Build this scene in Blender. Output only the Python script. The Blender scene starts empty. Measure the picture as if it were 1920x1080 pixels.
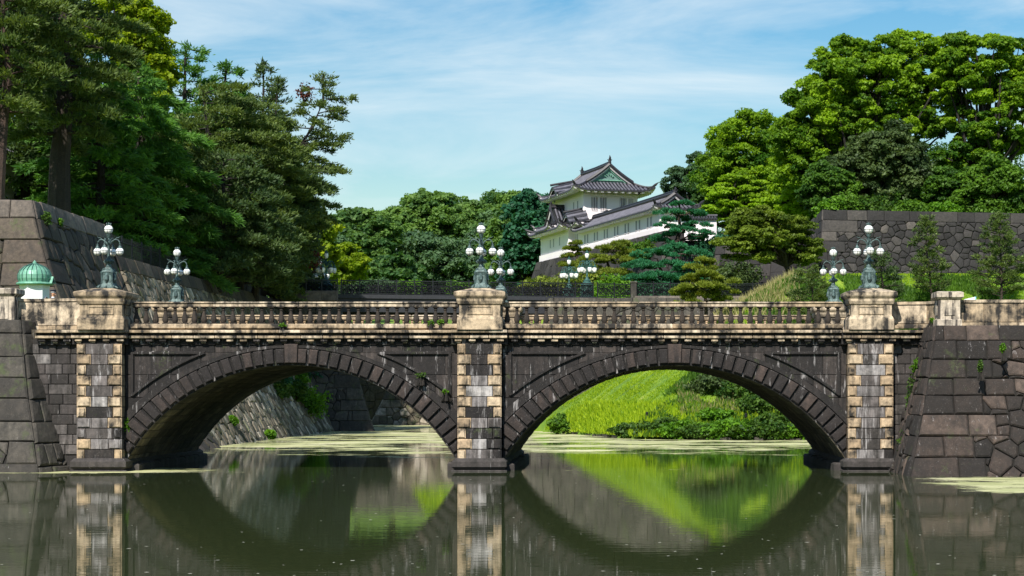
import bpy, math, random
import numpy as np
from mathutils import Vector, Matrix
sc = bpy.context.scene
# ------------------------------------------------------------------ camera, sky, sun, exposure
HAZE = .00017; F = 3630.0; PX0 = 1161.0; PY0 = 740.0; CH = 3.03
cam = bpy.data.objects.new("camera", bpy.data.cameras.new("camera"))
sc.collection.objects.link(cam); sc.camera = cam
cam.location = (0, 0, CH); cam.rotation_euler = (math.radians(90), 0, 0)
cam.data.sensor_width = 36; cam.data.lens = F / 1920 * 36
cam.data.shift_x = (960 - PX0) / 1920; cam.data.shift_y = (PY0 - 540) / 1920
cam.data.clip_start = 0.5; cam.data.clip_end = 6000
SUN = Vector((-0.20, -0.66, 0.66)).normalized()
EL = math.asin(SUN.z); AZ = math.atan2(SUN.x, SUN.y)
world = bpy.data.worlds.new("World"); sc.world = world; world.use_nodes = True
wn = world.node_tree.nodes; wl = world.node_tree.links
bg = wn["Background"]
sky = wn.new("ShaderNodeTexSky"); sky.sky_type = 'NISHITA'; sky.sun_disc = False
sky.sun_elevation = EL; sky.sun_rotation = AZ
sky.air_density = 1.3; sky.dust_density = 0.4; sky.ozone_density = 2.6; sky.altitude = 0
tc = wn.new("ShaderNodeTexCoord"); mp = wn.new("ShaderNodeMapping")
mp.inputs["Scale"].default_value = (2.2, 1.0, 11.0); mp.inputs["Rotation"].default_value = (0, 0.10, 0.2)
nz = wn.new("ShaderNodeTexNoise"); nz.inputs["Scale"].default_value = 1.7; nz.inputs["Detail"].default_value = 7; nz.inputs["Roughness"].default_value = 0.60; nz.inputs["Distortion"].default_value = 0.5
rp = wn.new("ShaderNodeValToRGB"); rp.color_ramp.elements[0].position = 0.43; rp.color_ramp.elements[1].position = 0.70
mul = wn.new("ShaderNodeMath"); mul.operation = 'MULTIPLY'; mul.inputs[1].default_value = 0.75
mx = wn.new("ShaderNodeMixRGB"); mx.inputs["Color2"].default_value = (9.3, 10.4, 10.9, 1)
hsv = wn.new("ShaderNodeHueSaturation"); hsv.inputs["Saturation"].default_value = 1.52; hsv.inputs["Value"].default_value = 1.25; hsv.inputs["Hue"].default_value = 0.500
wl.new(tc.outputs["Generated"], mp.inputs["Vector"]); wl.new(mp.outputs[0], nz.inputs["Vector"])
wl.new(nz.outputs["Fac"], rp.inputs[0]); wl.new(rp.outputs[0], mul.inputs[0]); wl.new(mul.outputs[0], mx.inputs["Fac"])
wl.new(sky.outputs[0], hsv.inputs["Color"]); wl.new(hsv.outputs[0], mx.inputs["Color1"]); wl.new(mx.outputs[0], bg.inputs["Color"])
bg.inputs["Strength"].default_value = 0.055
sl = bpy.data.lights.new("sun", 'SUN'); sl.energy = 4.3; sl.angle = math.radians(0.6); sl.color = (1.0, 0.94, 0.84)
so = bpy.data.objects.new("sun", sl); sc.collection.objects.link(so)
so.rotation_euler = SUN.to_track_quat('Z', 'Y').to_euler(); so.location = (0, 0, 80)
sc.view_settings.view_transform = 'Standard'; sc.view_settings.look = 'None'
sc.view_settings.exposure = 0.74; sc.view_settings.gamma = 1
sc.cycles.volume_bounces = 0; sc.cycles.max_bounces = 8; sc.cycles.diffuse_bounces = 5; sc.cycles.glossy_bounces = 3; sc.cycles.transmission_bounces = 3
sc.cycles.transparent_max_bounces = 6; sc.cycles.caustics_reflective = False; sc.cycles.caustics_refractive = False

# ------------------------------------------------------------------ helpers
def W(px, py, Y): return Vector(((px - PX0) * Y / F, Y, CH + (PY0 - py) * Y / F))
def bx_(px): return (px - PX0) * 77 / F
def bz_(py): return CH + (PY0 - py) * 77 / F
def link(o): sc.collection.objects.link(o); return o
def tag(o, label=None, cat=None, group=None, kind=None):
    if label: o["label"] = label
    if cat: o["category"] = cat
    if group: o["group"] = group
    if kind: o["kind"] = kind
    return o
def thing(name, label, cat, loc=(0, 0, 0), rz=0, group=None):
    o = bpy.data.objects.new(name, None); link(o); o.location = loc; o.rotation_euler = (0, 0, rz)
    return tag(o, label, cat, group)
def copy_tree(o, parent=None):
    c = o.copy(); link(c); c.parent = parent
    for ch in list(o.children): copy_tree(ch, c)
    return c
RNG = random.Random(7)
class MB:
    def __init__(s, seed=1): s.v = []; s.f = []; s.t = []; s.m = []; s.r = random.Random(seed); s.o = Vector((0, 0, 0))
    def face(s, pts, t=None, m=0):
        n = len(s.v); s.v.extend([tuple(p) for p in pts]); s.f.append(tuple(range(n, n + len(pts))))
        s.t.append(s.r.random() if t is None else t); s.m.append(m)
    def mesh(s, verts, faces, t=None, m=0):
        n = len(s.v); s.v.extend([tuple(p) for p in verts]); t = s.r.random() if t is None else t
        for f in faces: s.f.append(tuple(i + n for i in f)); s.t.append(t); s.m.append(m)
    def box(s, x0, x1, y0, y1, z0, z1, b=0.0, t=None, m=0):
        if x0 > x1: x0, x1 = x1, x0
        if b <= 0:
            v = [(x0,y0,z0),(x1,y0,z0),(x1,y1,z0),(x0,y1,z0),(x0,y0,z1),(x1,y0,z1),(x1,y1,z1),(x0,y1,z1)]
            s.mesh(v, [(0,3,2,1),(4,5,6,7),(0,1,5,4),(1,2,6,5),(2,3,7,6),(3,0,4,7)], t, m); return
        v = []
        for z, i in ((z0, b), (z0 + b, 0), (z1 - b, 0), (z1, b)):
            v += [(x0+i,y0+i,z),(x1-i,y0+i,z),(x1-i,y1-i,z),(x0+i,y1-i,z)]
        f = [(3,2,1,0),(12,13,14,15)]
        # chamfer vertical front edges too
        for k in range(3):
            for i in range(4): f.append((k*4+i, k*4+(i+1)%4, k*4+4+(i+1)%4, k*4+4+i))
        s.mesh(v, f, t, m)
    def tube(s, pts, rads, n=6, t=None, m=0, caps=True):
        pts = [Vector(p) for p in pts]; V = []; Fc = []
        for i, p in enumerate(pts):
            d = (pts[min(i+1, len(pts)-1)] - pts[max(i-1, 0)])
            d = d.normalized() if d.length > 1e-9 else Vector((0,0,1))
            a = d.cross(Vector((0,0,1)) if abs(d.z) < .9 else Vector((1,0,0))).normalized(); b = d.cross(a)
            r = rads[i] if hasattr(rads, '__len__') else rads
            for k in range(n):
                an = 2*math.pi*k/n; V.append(p + (a*math.cos(an) + b*math.sin(an))*r)
        for i in range(len(pts)-1):
            for k in range(n): Fc.append((i*n+k, i*n+(k+1)%n, (i+1)*n+(k+1)%n, (i+1)*n+k))
        if caps: Fc.append(tuple(range(n))[::-1]); Fc.append(tuple(range((len(pts)-1)*n, len(pts)*n)))
        s.mesh(V, Fc, t, m)
    def lathe(s, prof, c=(0,0,0), n=12, t=None, m=0, sq=0, lob=0, nl=8):
        V = []; Fc = []
        for r, z in prof:
            for k in range(n):
                an = 2*math.pi*(k+.5)/n; rr = r*(1+lob*abs(math.cos(an*nl/2)))
                x, y = math.cos(an), math.sin(an)
                if sq: q = max(abs(x), abs(y)); x, y = x/q, y/q
                V.append((c[0]+rr*x, c[1]+rr*y, c[2]+z))
        for i in range(len(prof)-1):
            for k in range(n): Fc.append((i*n+k, i*n+(k+1)%n, (i+1)*n+(k+1)%n, (i+1)*n+k))
        Fc.append(tuple(range(n))[::-1]); Fc.append(tuple(range((len(prof)-1)*n, len(prof)*n)))
        s.mesh(V, Fc, t, m)
    def stone(s, pts, n, proud, bev, t=None, m=0):
        """a dressed stone: outline pts (3D, ordered), pushed out along n, edges rounded"""
        pts = [Vector(p) for p in pts]; k = len(pts)
        if k < 3: return
        c = sum(pts, Vector((0,0,0))) / k; n = Vector(n).normalized()
        def ring(ins, out):
            r = []
            for p in pts:
                d = c - p; L = d.length
                r.append(p + d * min(.6, ins / max(L, 1e-6)) + n*out)
            return r
        V = ring(0, -.05) + ring(bev*.15, proud*.55) + ring(bev, proud)
        Fc = []
        for j in range(2):
            for i in range(k): Fc.append((j*k+i, j*k+(i+1)%k, (j+1)*k+(i+1)%k, (j+1)*k+i))
        V.append(c + n*(proud + bev*.35)); top = 3*k
        for i in range(k): Fc.append((2*k+i, 2*k+(i+1)%k, top))
        s.mesh(V, Fc, t, m)
    def build(s, name, mat, parent=None, smooth=False):
        me = bpy.data.meshes.new(name)
        o = s.o
        me.from_pydata([(a-o.x, b-o.y, c-o.z) for a, b, c in s.v], [], s.f)
        mats = mat if isinstance(mat, (list, tuple)) else [mat]
        for q in mats: me.materials.append(q)
        if len(mats) > 1: me.polygons.foreach_set("material_index", s.m)
        me.attributes.new("tint", 'FLOAT', 'FACE').data.foreach_set("value", s.t)
        if smooth: me.polygons.foreach_set("use_smooth", [True]*len(s.f))
        me.update(); ob = link(bpy.data.objects.new(name, me)); ob.location = o
        if parent is not None: ob.parent = parent
        return ob

# ------------------------------------------------------------------ materials
def newmat(name):
    m = bpy.data.materials.new(name); m.use_nodes = True
    nt = m.node_tree; return m, nt.nodes, nt.links, nt.nodes["Principled BSDF"]
def ramp(n, els):
    r = n.new("ShaderNodeValToRGB"); cr = r.color_ramp
    while len(cr.elements) < len(els): cr.elements.new(.5)
    for e, (p, c) in zip(cr.elements, els): e.position = p; e.color = (*c, 1) if len(c) == 3 else c
    return r
def noise(n, l, vec, scale, detail=4, rough=.6, dist=0, stretch=None):
    t = n.new("ShaderNodeTexNoise"); t.inputs["Scale"].default_value = scale; t.inputs["Detail"].default_value = detail
    t.inputs["Roughness"].default_value = rough; t.inputs["Distortion"].default_value = dist
    if stretch:
        mp = n.new("ShaderNodeMapping"); mp.inputs["Scale"].default_value = stretch; l.new(vec, mp.inputs[0]); vec = mp.outputs[0]
    l.new(vec, t.inputs["Vector"]); return t.outputs["Fac"]
def mixc(n, l, fac, a, b, mode='MIX'):
    m = n.new("ShaderNodeMixRGB"); m.blend_type = mode
    for inp, val in (("Fac", fac), ("Color1", a), ("Color2", b)):
        if isinstance(val, (int, float)): m.inputs[inp].default_value = val
        elif isinstance(val, tuple): m.inputs[inp].default_value = (*val, 1)
        else: l.new(val, m.inputs[inp])
    return m.outputs[0]
def stone_mat(name, tints, stain=(.02,.018,.016), st=(.45,.62), sscale=1.2, streak=.6, white=0.0, moss=0.0, bump=.35, rough=.9, bscale=9, leak=0):
    """tints: ramp over the per-stone tint; stain: dark weathering in vertical streaks and blotches; white: lime runs"""
    m, n, l, p = newmat(name)
    g = n.new("ShaderNodeNewGeometry"); pos = g.outputs["Position"]
    at = n.new("ShaderNodeAttribute"); at.attribute_name = "tint"
    r = ramp(n, tints); l.new(at.outputs["Fac"], r.inputs[0]); col = r.outputs[0]
    f = noise(n, l, pos, 5.0, 6, .7); rr = ramp(n, [(.3, (.55,.55,.55)), (.7, (1.35,1.3,1.25))]); l.new(f, rr.inputs[0])
    col = mixc(n, l, 1.0, col, rr.outputs[0], 'MULTIPLY')
    a = noise(n, l, pos, sscale, 6, .68, .4)
    b = noise(n, l, pos, sscale, 5, .6, .2, (3.2, 3.2, .35))
    ab = mixc(n, l, streak, a, b)
    r2 = ramp(n, [(st[0], (0,0,0)), (st[1], (1,1,1))]); l.new(ab, r2.inputs[0])
    col = mixc(n, l, r2.outputs[0], stain, col)
    if white > 0:
        w = noise(n, l, pos, 1.6, 7, .7, .5, (3.5, 3.5, .45)); r3 = ramp(n, [(.66 - .12*white, (0,0,0)), (.74 - .08*white, (.75,.75,.75))]); l.new(w, r3.inputs[0])
        col = mixc(n, l, r3.outputs[0], col, (.42,.40,.40))
    if moss > 0:
        w = noise(n, l, pos, .9, 8, .75); r4 = ramp(n, [(.60 - .15*moss, (0,0,0)), (.72 - .1*moss, (.8,.8,.8))]); l.new(w, r4.inputs[0])
        col = mixc(n, l, r4.outputs[0], col, (.06,.085,.025))
    sp = noise(n, l, pos, 34, 2, .5); r5 = ramp(n, [(.66, (0,0,0)), (.72, (.5,.5,.5))]); l.new(sp, r5.inputs[0])
    col = mixc(n, l, r5.outputs[0], col, mixc(n, l, .35, col, (.55,.5,.45)))
    l.new(col, p.inputs["Base Color"]); p.inputs["Roughness"].default_value = rough
    bn = noise(n, l, pos, bscale, 8, .72); bp = n.new("ShaderNodeBump"); bp.inputs["Strength"].default_value = bump; bp.inputs["Distance"].default_value = .06
    l.new(bn, bp.inputs["Height"]); l.new(bp.outputs[0], p.inputs["Normal"])
    return m
def plain(name, c, rough=.7, metal=0, var=.25, scale=4, bump=.1, c2=None):
    m, n, l, p = newmat(name); g = n.new("ShaderNodeNewGeometry")
    f = noise(n, l, g.outputs["Position"], scale, 5, .65)
    c2 = c2 or tuple(x*(1-var) for x in c)
    r = ramp(n, [(.35, c2), (.65, c)]); l.new(f, r.inputs[0]); l.new(r.outputs[0], p.inputs["Base Color"])
    p.inputs["Roughness"].default_value = rough; p.inputs["Metallic"].default_value = metal
    if bump:
        bp = n.new("ShaderNodeBump"); bp.inputs["Strength"].default_value = bump; bp.inputs["Distance"].default_value = .03
        l.new(noise(n, l, g.outputs["Position"], scale*6, 4), bp.inputs["Height"]); l.new(bp.outputs[0], p.inputs["Normal"])
    return m
def leaf_mat(name, dark, light, trans=.35, rough=.55):
    m, n, l, p = newmat(name)
    at = n.new("ShaderNodeAttribute"); at.attribute_name = "tint"
    r = ramp(n, [(0, dark), (1, light)]); l.new(at.outputs["Fac"], r.inputs[0])
    l.new(r.outputs[0], p.inputs["Base Color"]); p.inputs["Roughness"].default_value = rough
    p.inputs["Specular IOR Level"].default_value = .25
    tr = n.new("ShaderNodeBsdfTranslucent")
    tcx = mixc(n, l, 1.0, r.outputs[0], (1.5,1.45,.5), 'MULTIPLY'); l.new(tcx, tr.inputs["Color"])
    ms = n.new("ShaderNodeMixShader"); ms.inputs[0].default_value = trans
    out = n["Material Output"]; l.new(p.outputs[0], ms.inputs[1]); l.new(tr.outputs[0], ms.inputs[2]); l.new(ms.outputs[0], out.inputs["Surface"])
    return m
M = {}
M['cream'] = stone_mat("bridge_cream_stone", [(0,(.32,.245,.16)),(.5,(.46,.365,.25)),(1,(.60,.51,.39))], st=(.43,.56), sscale=1.1, streak=.38, bump=.3)
M['pier_cream'] = stone_mat("pier_cream_block", [(0,(.20,.15,.10)),(.4,(.42,.32,.21)),(1,(.56,.46,.33))], st=(.40,.54), sscale=1.6, streak=.4, bump=.4)
M['pier_grey'] = stone_mat("pier_grey_block", [(0,(.035,.032,.03)),(.45,(.14,.125,.125)),(.8,(.22,.21,.215)),(1,(.42,.41,.41))], st=(.36,.55), sscale=1.3, white=1.0, bump=.35)
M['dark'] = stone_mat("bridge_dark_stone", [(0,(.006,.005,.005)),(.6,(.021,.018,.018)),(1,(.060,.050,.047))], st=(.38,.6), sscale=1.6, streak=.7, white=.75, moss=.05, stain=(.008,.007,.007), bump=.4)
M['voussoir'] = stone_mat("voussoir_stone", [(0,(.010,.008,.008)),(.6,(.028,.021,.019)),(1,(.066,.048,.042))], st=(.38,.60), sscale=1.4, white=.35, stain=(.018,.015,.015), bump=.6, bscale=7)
M['pier_dark'] = stone_mat("wing_wall_block", [(0,(.025,.022,.022)),(.6,(.07,.062,.062)),(.85,(.13,.12,.12)),(1,(.22,.21,.21))], st=(.36,.58), sscale=1.3, white=.3, bump=.4)
M['soffit'] = stone_mat("arch_soffit_stone", [(0,(.09,.075,.05)),(.6,(.16,.13,.09)),(1,(.26,.22,.16))], st=(.38,.6), sscale=.8, streak=.3, stain=(.02,.018,.014), bump=.5)
M['rampart'] = stone_mat("rampart_stone", [(0,(.018,.015,.012)),(.35,(.036,.030,.023)),(.6,(.060,.052,.034)),(.8,(.072,.056,.045)),(1,(.11,.092,.072))], st=(.3,.52), sscale=.9, streak=.3, moss=.25, white=.05, stain=(.035,.03,.027), bump=.6, bscale=6)
M['abut'] = stone_mat("abutment_stone", [(0,(.009,.007,.006)),(.5,(.027,.020,.017)),(.85,(.056,.040,.033)),(1,(.10,.075,.063))], st=(.3,.55), sscale=1.1, streak=.5, moss=.1, white=.3, stain=(.014,.012,.011), bump=1.0, bscale=5)
M['abutl'] = stone_mat("abutment_grey_stone", [(0,(.040,.036,.032)),(.5,(.062,.056,.048)),(1,(.095,.087,.075))], st=(.3,.55), sscale=1.1, streak=.5, moss=.3, white=.1, stain=(.02,.019,.017), bump=.6, bscale=7)
M['farstone'] = stone_mat("far_wall_stone", [(0,(.009,.008,.009)),(.6,(.026,.024,.026)),(.88,(.052,.047,.047)),(1,(.095,.085,.08))], st=(.3,.55), sscale=.5, streak=.3, stain=(.03,.028,.03), bump=.4, bscale=4)
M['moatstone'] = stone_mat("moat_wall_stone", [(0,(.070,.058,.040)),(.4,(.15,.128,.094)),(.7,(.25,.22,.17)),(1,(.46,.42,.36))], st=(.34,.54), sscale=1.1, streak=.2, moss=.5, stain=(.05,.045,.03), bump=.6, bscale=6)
M['backing'] = plain("joint_earth", (.014,.013,.011), .95, 0, .4)
M['iron'] = plain("black_iron", (.012,.013,.017), .45, .3, .3)
M['verdigris'] = plain("verdigris_bronze", (.10,.16,.155), .55, .25, .5, 9, .3, (.025,.045,.045))
M['verdigris2'] = plain("green_bronze", (.05,.14,.12), .55, .2, .5, 7, .2, (.015,.05,.045))
M['plaster'] = plain("white_plaster", (.86,.80,.83), .85, 0, .05, .6, .05)
M['plaster_grey'] = plain("grey_plaster_shutter", (.34,.33,.36), .85, 0, .1)
def tile_mat():
    m, n, l, p = newmat("grey_roof_tile"); at = n.new("ShaderNodeAttribute"); at.attribute_name = "tint"; g = n.new("ShaderNodeNewGeometry")
    r = ramp(n, [(.2,(.12,.118,.145)),(.5,(.055,.054,.070)),(.85,(.012,.012,.017))]); l.new(at.outputs["Fac"], r.inputs[0])
    v = ramp(n, [(.35,(.6,.6,.6)),(.65,(1.25,1.25,1.25))]); l.new(noise(n, l, g.outputs["Position"], 1.6, 5, .65), v.inputs[0])
    l.new(mixc(n, l, 1.0, r.outputs[0], v.outputs[0], 'MULTIPLY'), p.inputs["Base Color"]); p.inputs["Roughness"].default_value = .5; return m
M['tile'] = tile_mat()
M['tile_dark'] = plain("dark_ridge_tile", (.035,.033,.042), .5, 0, .4, 3, .2)
M['copper'] = plain("green_copper", (.20,.40,.31), .5, .15, .4, 6, .15, (.10,.30,.20))
M['gablegreen'] = plain("gable_green", (.15,.26,.24), .6, .1, .25, 3, .1)
M['white'] = plain("white_paint", (.80,.80,.84), .6, 0, .08, 1.5, .03)
M['blue'] = plain("pale_blue_paint", (.25,.55,.68), .5, 0, .1)
M['darkgap'] = plain("dark_opening", (.01,.01,.012), .8, 0, .2)
M['bark'] = stone_mat("brown_bark", [(0,(.030,.022,.016)),(1,(.065,.048,.036))], st=(.3,.6), sscale=2, streak=.9, stain=(.012,.009,.007), bump=.9, bscale=8)
M['bark_red'] = stone_mat("red_pine_bark", [(0,(.06,.035,.028)),(1,(.10,.06,.048))], st=(.3,.6), sscale=2, streak=.9, stain=(.02,.013,.01), bump=.9, bscale=8)
M['bark_dark'] = stone_mat("dark_bark", [(0,(.014,.012,.010)),(1,(.03,.024,.02))], st=(.3,.6), sscale=2, streak=.9, stain=(.007,.006,.005), bump=.9, bscale=8)
M['skin'] = plain("skin", (.50,.27,.18), .55, 0, .1, 20, 0)
M['uniform'] = plain("navy_uniform", (.02,.025,.06), .8, 0, .3)
# frosted lamp glass: not lit in the photo, just white glass
def globe_mat():
    m, n, l, p = newmat("white_lamp_glass"); p.inputs["Base Color"].default_value = (.88,.87,.84,1); p.inputs["Roughness"].default_value = .18
    p.inputs["Subsurface Weight"].default_value = .5; p.inputs["Subsurface Radius"].default_value = (.3,.3,.3); return m
M['globe'] = globe_mat()
M['lf_camphor'] = leaf_mat("camphor_leaves", (.038,.115,.008), (.235,.385,.014), .46)
M['lf_green'] = leaf_mat("green_leaves", (.030,.085,.010), (.12,.24,.020), .38)
M['lf_far'] = leaf_mat("far_green_leaves", (.036,.10,.030), (.145,.255,.055), .42)  # kept pale: distance haze is mixed into the leaf colour
M['lf_fardark'] = leaf_mat("far_dark_leaves", (.040,.090,.045), (.105,.190,.080), .36)  # lightened too, the haze of distance sits in this colour
M['lf_teal'] = leaf_mat("blue_green_leaves", (.012,.065,.032), (.040,.15,.07), .28)
M['lf_yellow'] = leaf_mat("yellow_green_leaves", (.13,.22,.010), (.36,.44,.018), .5)
M['lf_dark'] = leaf_mat("dark_dull_leaves", (.030,.058,.018), (.100,.150,.045), .30)
M['lf_cherry'] = leaf_mat("cherry_leaves", (.055,.095,.010), (.17,.24,.022), .42)
M['nd_pine'] = leaf_mat("pine_needles", (.026,.062,.019), (.18,.245,.062), .38)
M['nd_dark'] = leaf_mat("dark_pine_needles", (.021,.055,.023), (.12,.18,.058), .36)
M['nd_cedar'] = leaf_mat("cedar_needles", (.028,.10,.022), (.15,.32,.05), .40)
M['nd_teal'] = leaf_mat("blue_green_needles", (.015,.085,.040), (.045,.23,.095), .25)
M['nd_light'] = leaf_mat("light_pine_needles", (.060,.105,.012), (.24,.29,.035), .35)
M['lf_red'] = leaf_mat("red_brown_leaves", (.07,.02,.015), (.15,.045,.03), .3)
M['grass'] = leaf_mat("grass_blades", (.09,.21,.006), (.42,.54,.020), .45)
M['drygrass'] = leaf_mat("dry_grass_blades", (.14,.17,.04), (.38,.34,.16), .35)
M['lf_bush'] = leaf_mat("bush_leaves", (.022,.065,.012), (.09,.17,.02), .35)
M['lf_ivy'] = leaf_mat("bright_ivy_leaves", (.05,.14,.012), (.14,.30,.015), .4)
# ------------------------------------------------------------------ ground and water
YO = (-4.21, 228.0); UX, UY, VX, VY = .30, -.954, .954, .30      # keep's own axes
def KP(a, b, z=0.0): return Vector((YO[0] + UX*a + VX*b, YO[1] + UY*a + VY*b, z))
def hill(x, y):
    dl = ((x-1.4)*19 + (y-134)*5.65)/19.8
    return min(.75 + dl*.68, .75 + (y-132.3)*.46, 10.3 + (x-10.1)*.55, 12.9)
def H(x, y):
    if y < -25: return 1.3
    h = -2.0
    if y < 79.5: return h
    if y < 82:
        if x < -25.5: h = 5.9
    elif y < 97.6:
        if x < -24.6: h = 6.0
    elif y < 110.8:
        if x < -30.2: h = 12.6
    elif y < 178:
        if x < -30.2: h = 10.85
    elif x < -31.5: h = 11.3
    if 163.5 < y < 178 and x < -25.0-(y-163)*.26: h = max(h, 10.9)
    if x > 13.2 + max(0, y-100)*.08 and y < 146: h = max(h, 5.65)
    if y > 128 and x > -12:
        hh = hill(x, y)
        if hh > .2 and y < 168.5: h = max(h, hh)
        elif hh > .2 and x > 1.5: h = max(h, hh)
    if y > 167 and x > -5.6: h = max(h, 11.2)
    if y > 196.5 and x > -22: h = max(h, min(11.5, 6.2 + (y-197)*.22 + (x+22)*.12))
    if y > 188 and x > 9: h = max(h, 17.2)
    if x > 20 and y > 177.8 + (x-18.5)*.193: h = max(h, 19.5)
    if y > 195:
        b = (x-YO[0])*VX + (y-YO[1])*VY; a = (x-YO[0])*UX + (y-YO[1])*UY
        if b > -.9 and a < 35 and a > -13: h = max(h, 19.3)
        elif b > -12 and x < 8: h = max(h, 11.5 + max(0, b+12)*.22)
    if y > 232: h = max(h, 11.2 + min(9, (y-232)*.09))
    if y >= 82 and abs(x) > 60: h = max(h, 5.6 if y < 97 else (12 if y < 200 else 13))
    return h
xs = [-2500,-1200,-500,-200,-100,-70] + list(np.arange(-60,61,1.0)) + [70,100,200,500,1200,2500]
ys = [-2500,-1000,-300,-100,-40,-30,-24,0,40,70] + list(np.arange(76,262,1.0)) + [280,320,400,600,1200,2500]
vs = []; fs = []; rg = random.Random(3)
for y in ys:
    for x in xs:
        h = H(x, y); vs.append((x, y, h + (rg.uniform(-.12,.12) if h > .5 and abs(x) < 60 else 0)))
nx = len(xs)
for j in range(len(ys)-1):
    for i in range(nx-1): a = j*nx+i; fs.append((a, a+1, a+nx+1, a+nx))
me = bpy.data.meshes.new("ground"); me.from_pydata(vs, [], fs); me.polygons.foreach_set("use_smooth", [True]*len(fs))
m, n, l, p = newmat("ground_soil_and_turf"); g = n.new("ShaderNodeNewGeometry")
f1 = noise(n, l, g.outputs["Position"], .35, 6, .65); r = ramp(n, [(.35, (.06,.12,.012)), (.5, (.11,.21,.015)), (.62, (.20,.29,.02)), (.75, (.26,.25,.08))]); l.new(f1, r.inputs[0])
l.new(r.outputs[0], p.inputs["Base Color"]); p.inputs["Roughness"].default_value = .95
me.materials.append(m); tag(link(bpy.data.objects.new("ground", me)), kind="structure")

m, n, l, p = newmat("moat_water"); g = n.new("ShaderNodeNewGeometry"); pos = g.outputs["Position"]
sp = n.new("ShaderNodeSeparateXYZ"); l.new(pos, sp.inputs[0])
p.inputs["Base Color"].default_value = (.034,.046,.018,1); p.inputs["Roughness"].default_value = .012; p.inputs["IOR"].default_value = 1.33
w1 = noise(n, l, pos, 1.0, 3, .5, .2, (.9, 3.2, 1)); w2 = noise(n, l, pos, 1.0, 2, .5, .2, (.22, .55, 1))
wa = mixc(n, l, .30, mixc(n, l, .16, w1, noise(n, l, pos, 1.0, 2, .5, .1, (2.0, 7, 1))), w2)
bp = n.new("ShaderNodeBump"); bp.inputs["Strength"].default_value = .06; bp.inputs["Distance"].default_value = .04; l.new(wa, bp.inputs["Height"]); l.new(bp.outputs[0], p.inputs["Normal"])
# duckweed scum: thick behind the bridge, thin rafts along the feet of the walls
def band(src, a, b, c, d):
    q = ramp(n, [(0,(0,0,0)), (.001,(0,0,0))]); mr = n.new("ShaderNodeMapRange"); mr.inputs["From Min"].default_value = a; mr.inputs["From Max"].default_value = b
    l.new(src, mr.inputs[0]); mr2 = n.new("ShaderNodeMapRange"); mr2.inputs["From Min"].default_value = d; mr2.inputs["From Max"].default_value = c; l.new(src, mr2.inputs[0])
    n.remove(q); mm = n.new("ShaderNodeMath"); mm.operation = 'MULTIPLY'; l.new(mr.outputs[0], mm.inputs[0]); l.new(mr2.outputs[0], mm.inputs[1]); return mm.outputs[0]
def math_(op, a, b):
    mm = n.new("ShaderNodeMath"); mm.operation = op
    for i, v in enumerate((a, b)):
        if isinstance(v, (int, float)): mm.inputs[i].default_value = v
        else: l.new(v, mm.inputs[i])
    return mm.outputs[0]
far = math_('ADD', math_('MULTIPLY', band(sp.outputs[1], 78, 92, 400, 500), .72), math_('MULTIPLY', band(sp.outputs[1], 88, 118, 400, 500), .30))
left = math_('MULTIPLY', band(sp.outputs[1], 69.5, 75.5, 79, 86), band(sp.outputs[0], -90, -60, -19, -9))
right = math_('MULTIPLY', band(sp.outputs[1], 55, 61, 70, 76), band(sp.outputs[0], 6, 12, 60, 90))
edge = math_('MULTIPLY', band(sp.outputs[1], 70, 76, 79, 84), .55)
reg = math_('MAXIMUM', math_('MAXIMUM', math_('MULTIPLY', far, .95), math_('MULTIPLY', left, 1.05)), math_('MAXIMUM', math_('MULTIPLY', right, 1.02), edge))
dn = noise(n, l, pos, 1.0, 8, .68, .6, (.14, .20, 1)); dn2 = noise(n, l, pos, 1.0, 6, .75, .3, (.8, 1.6, 1))
dm = math_('ADD', math_('MULTIPLY', dn, .58), math_('ADD', math_('MULTIPLY', dn2, .30), math_('MULTIPLY', noise(n, l, pos, 1.0, 4, .7, .4, (3, 7, 1)), .12)))
thr = math_('SUBTRACT', .80, math_('MULTIPLY', reg, .345))
dd = math_('SUBTRACT', dm, thr); mk = n.new("ShaderNodeMapRange"); mk.inputs["From Min"].default_value = 0; mk.inputs["From Max"].default_value = .045; l.new(dd, mk.inputs[0])
pd = n.new("ShaderNodeBsdfPrincipled"); pd.inputs["Roughness"].default_value = .8
rc = ramp(n, [(.3,(.22,.25,.08)), (.55,(.46,.46,.24)), (.7,(.66,.64,.42))]); l.new(noise(n, l, pos, .3, 5, .6), rc.inputs[0]); l.new(rc.outputs[0], pd.inputs["Base Color"])
ms = n.new("ShaderNodeMixShader"); l.new(mk.outputs[0], ms.inputs[0]); l.new(p.outputs[0], ms.inputs[1]); l.new(pd.outputs[0], ms.inputs[2]); l.new(ms.outputs[0], n["Material Output"].inputs["Surface"])
wb = MB(); wb.face([(-2500,-2500,0),(2500,-2500,0),(2500,2500,0),(-2500,2500,0)])
tag(wb.build("water", m), kind="structure")

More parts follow.
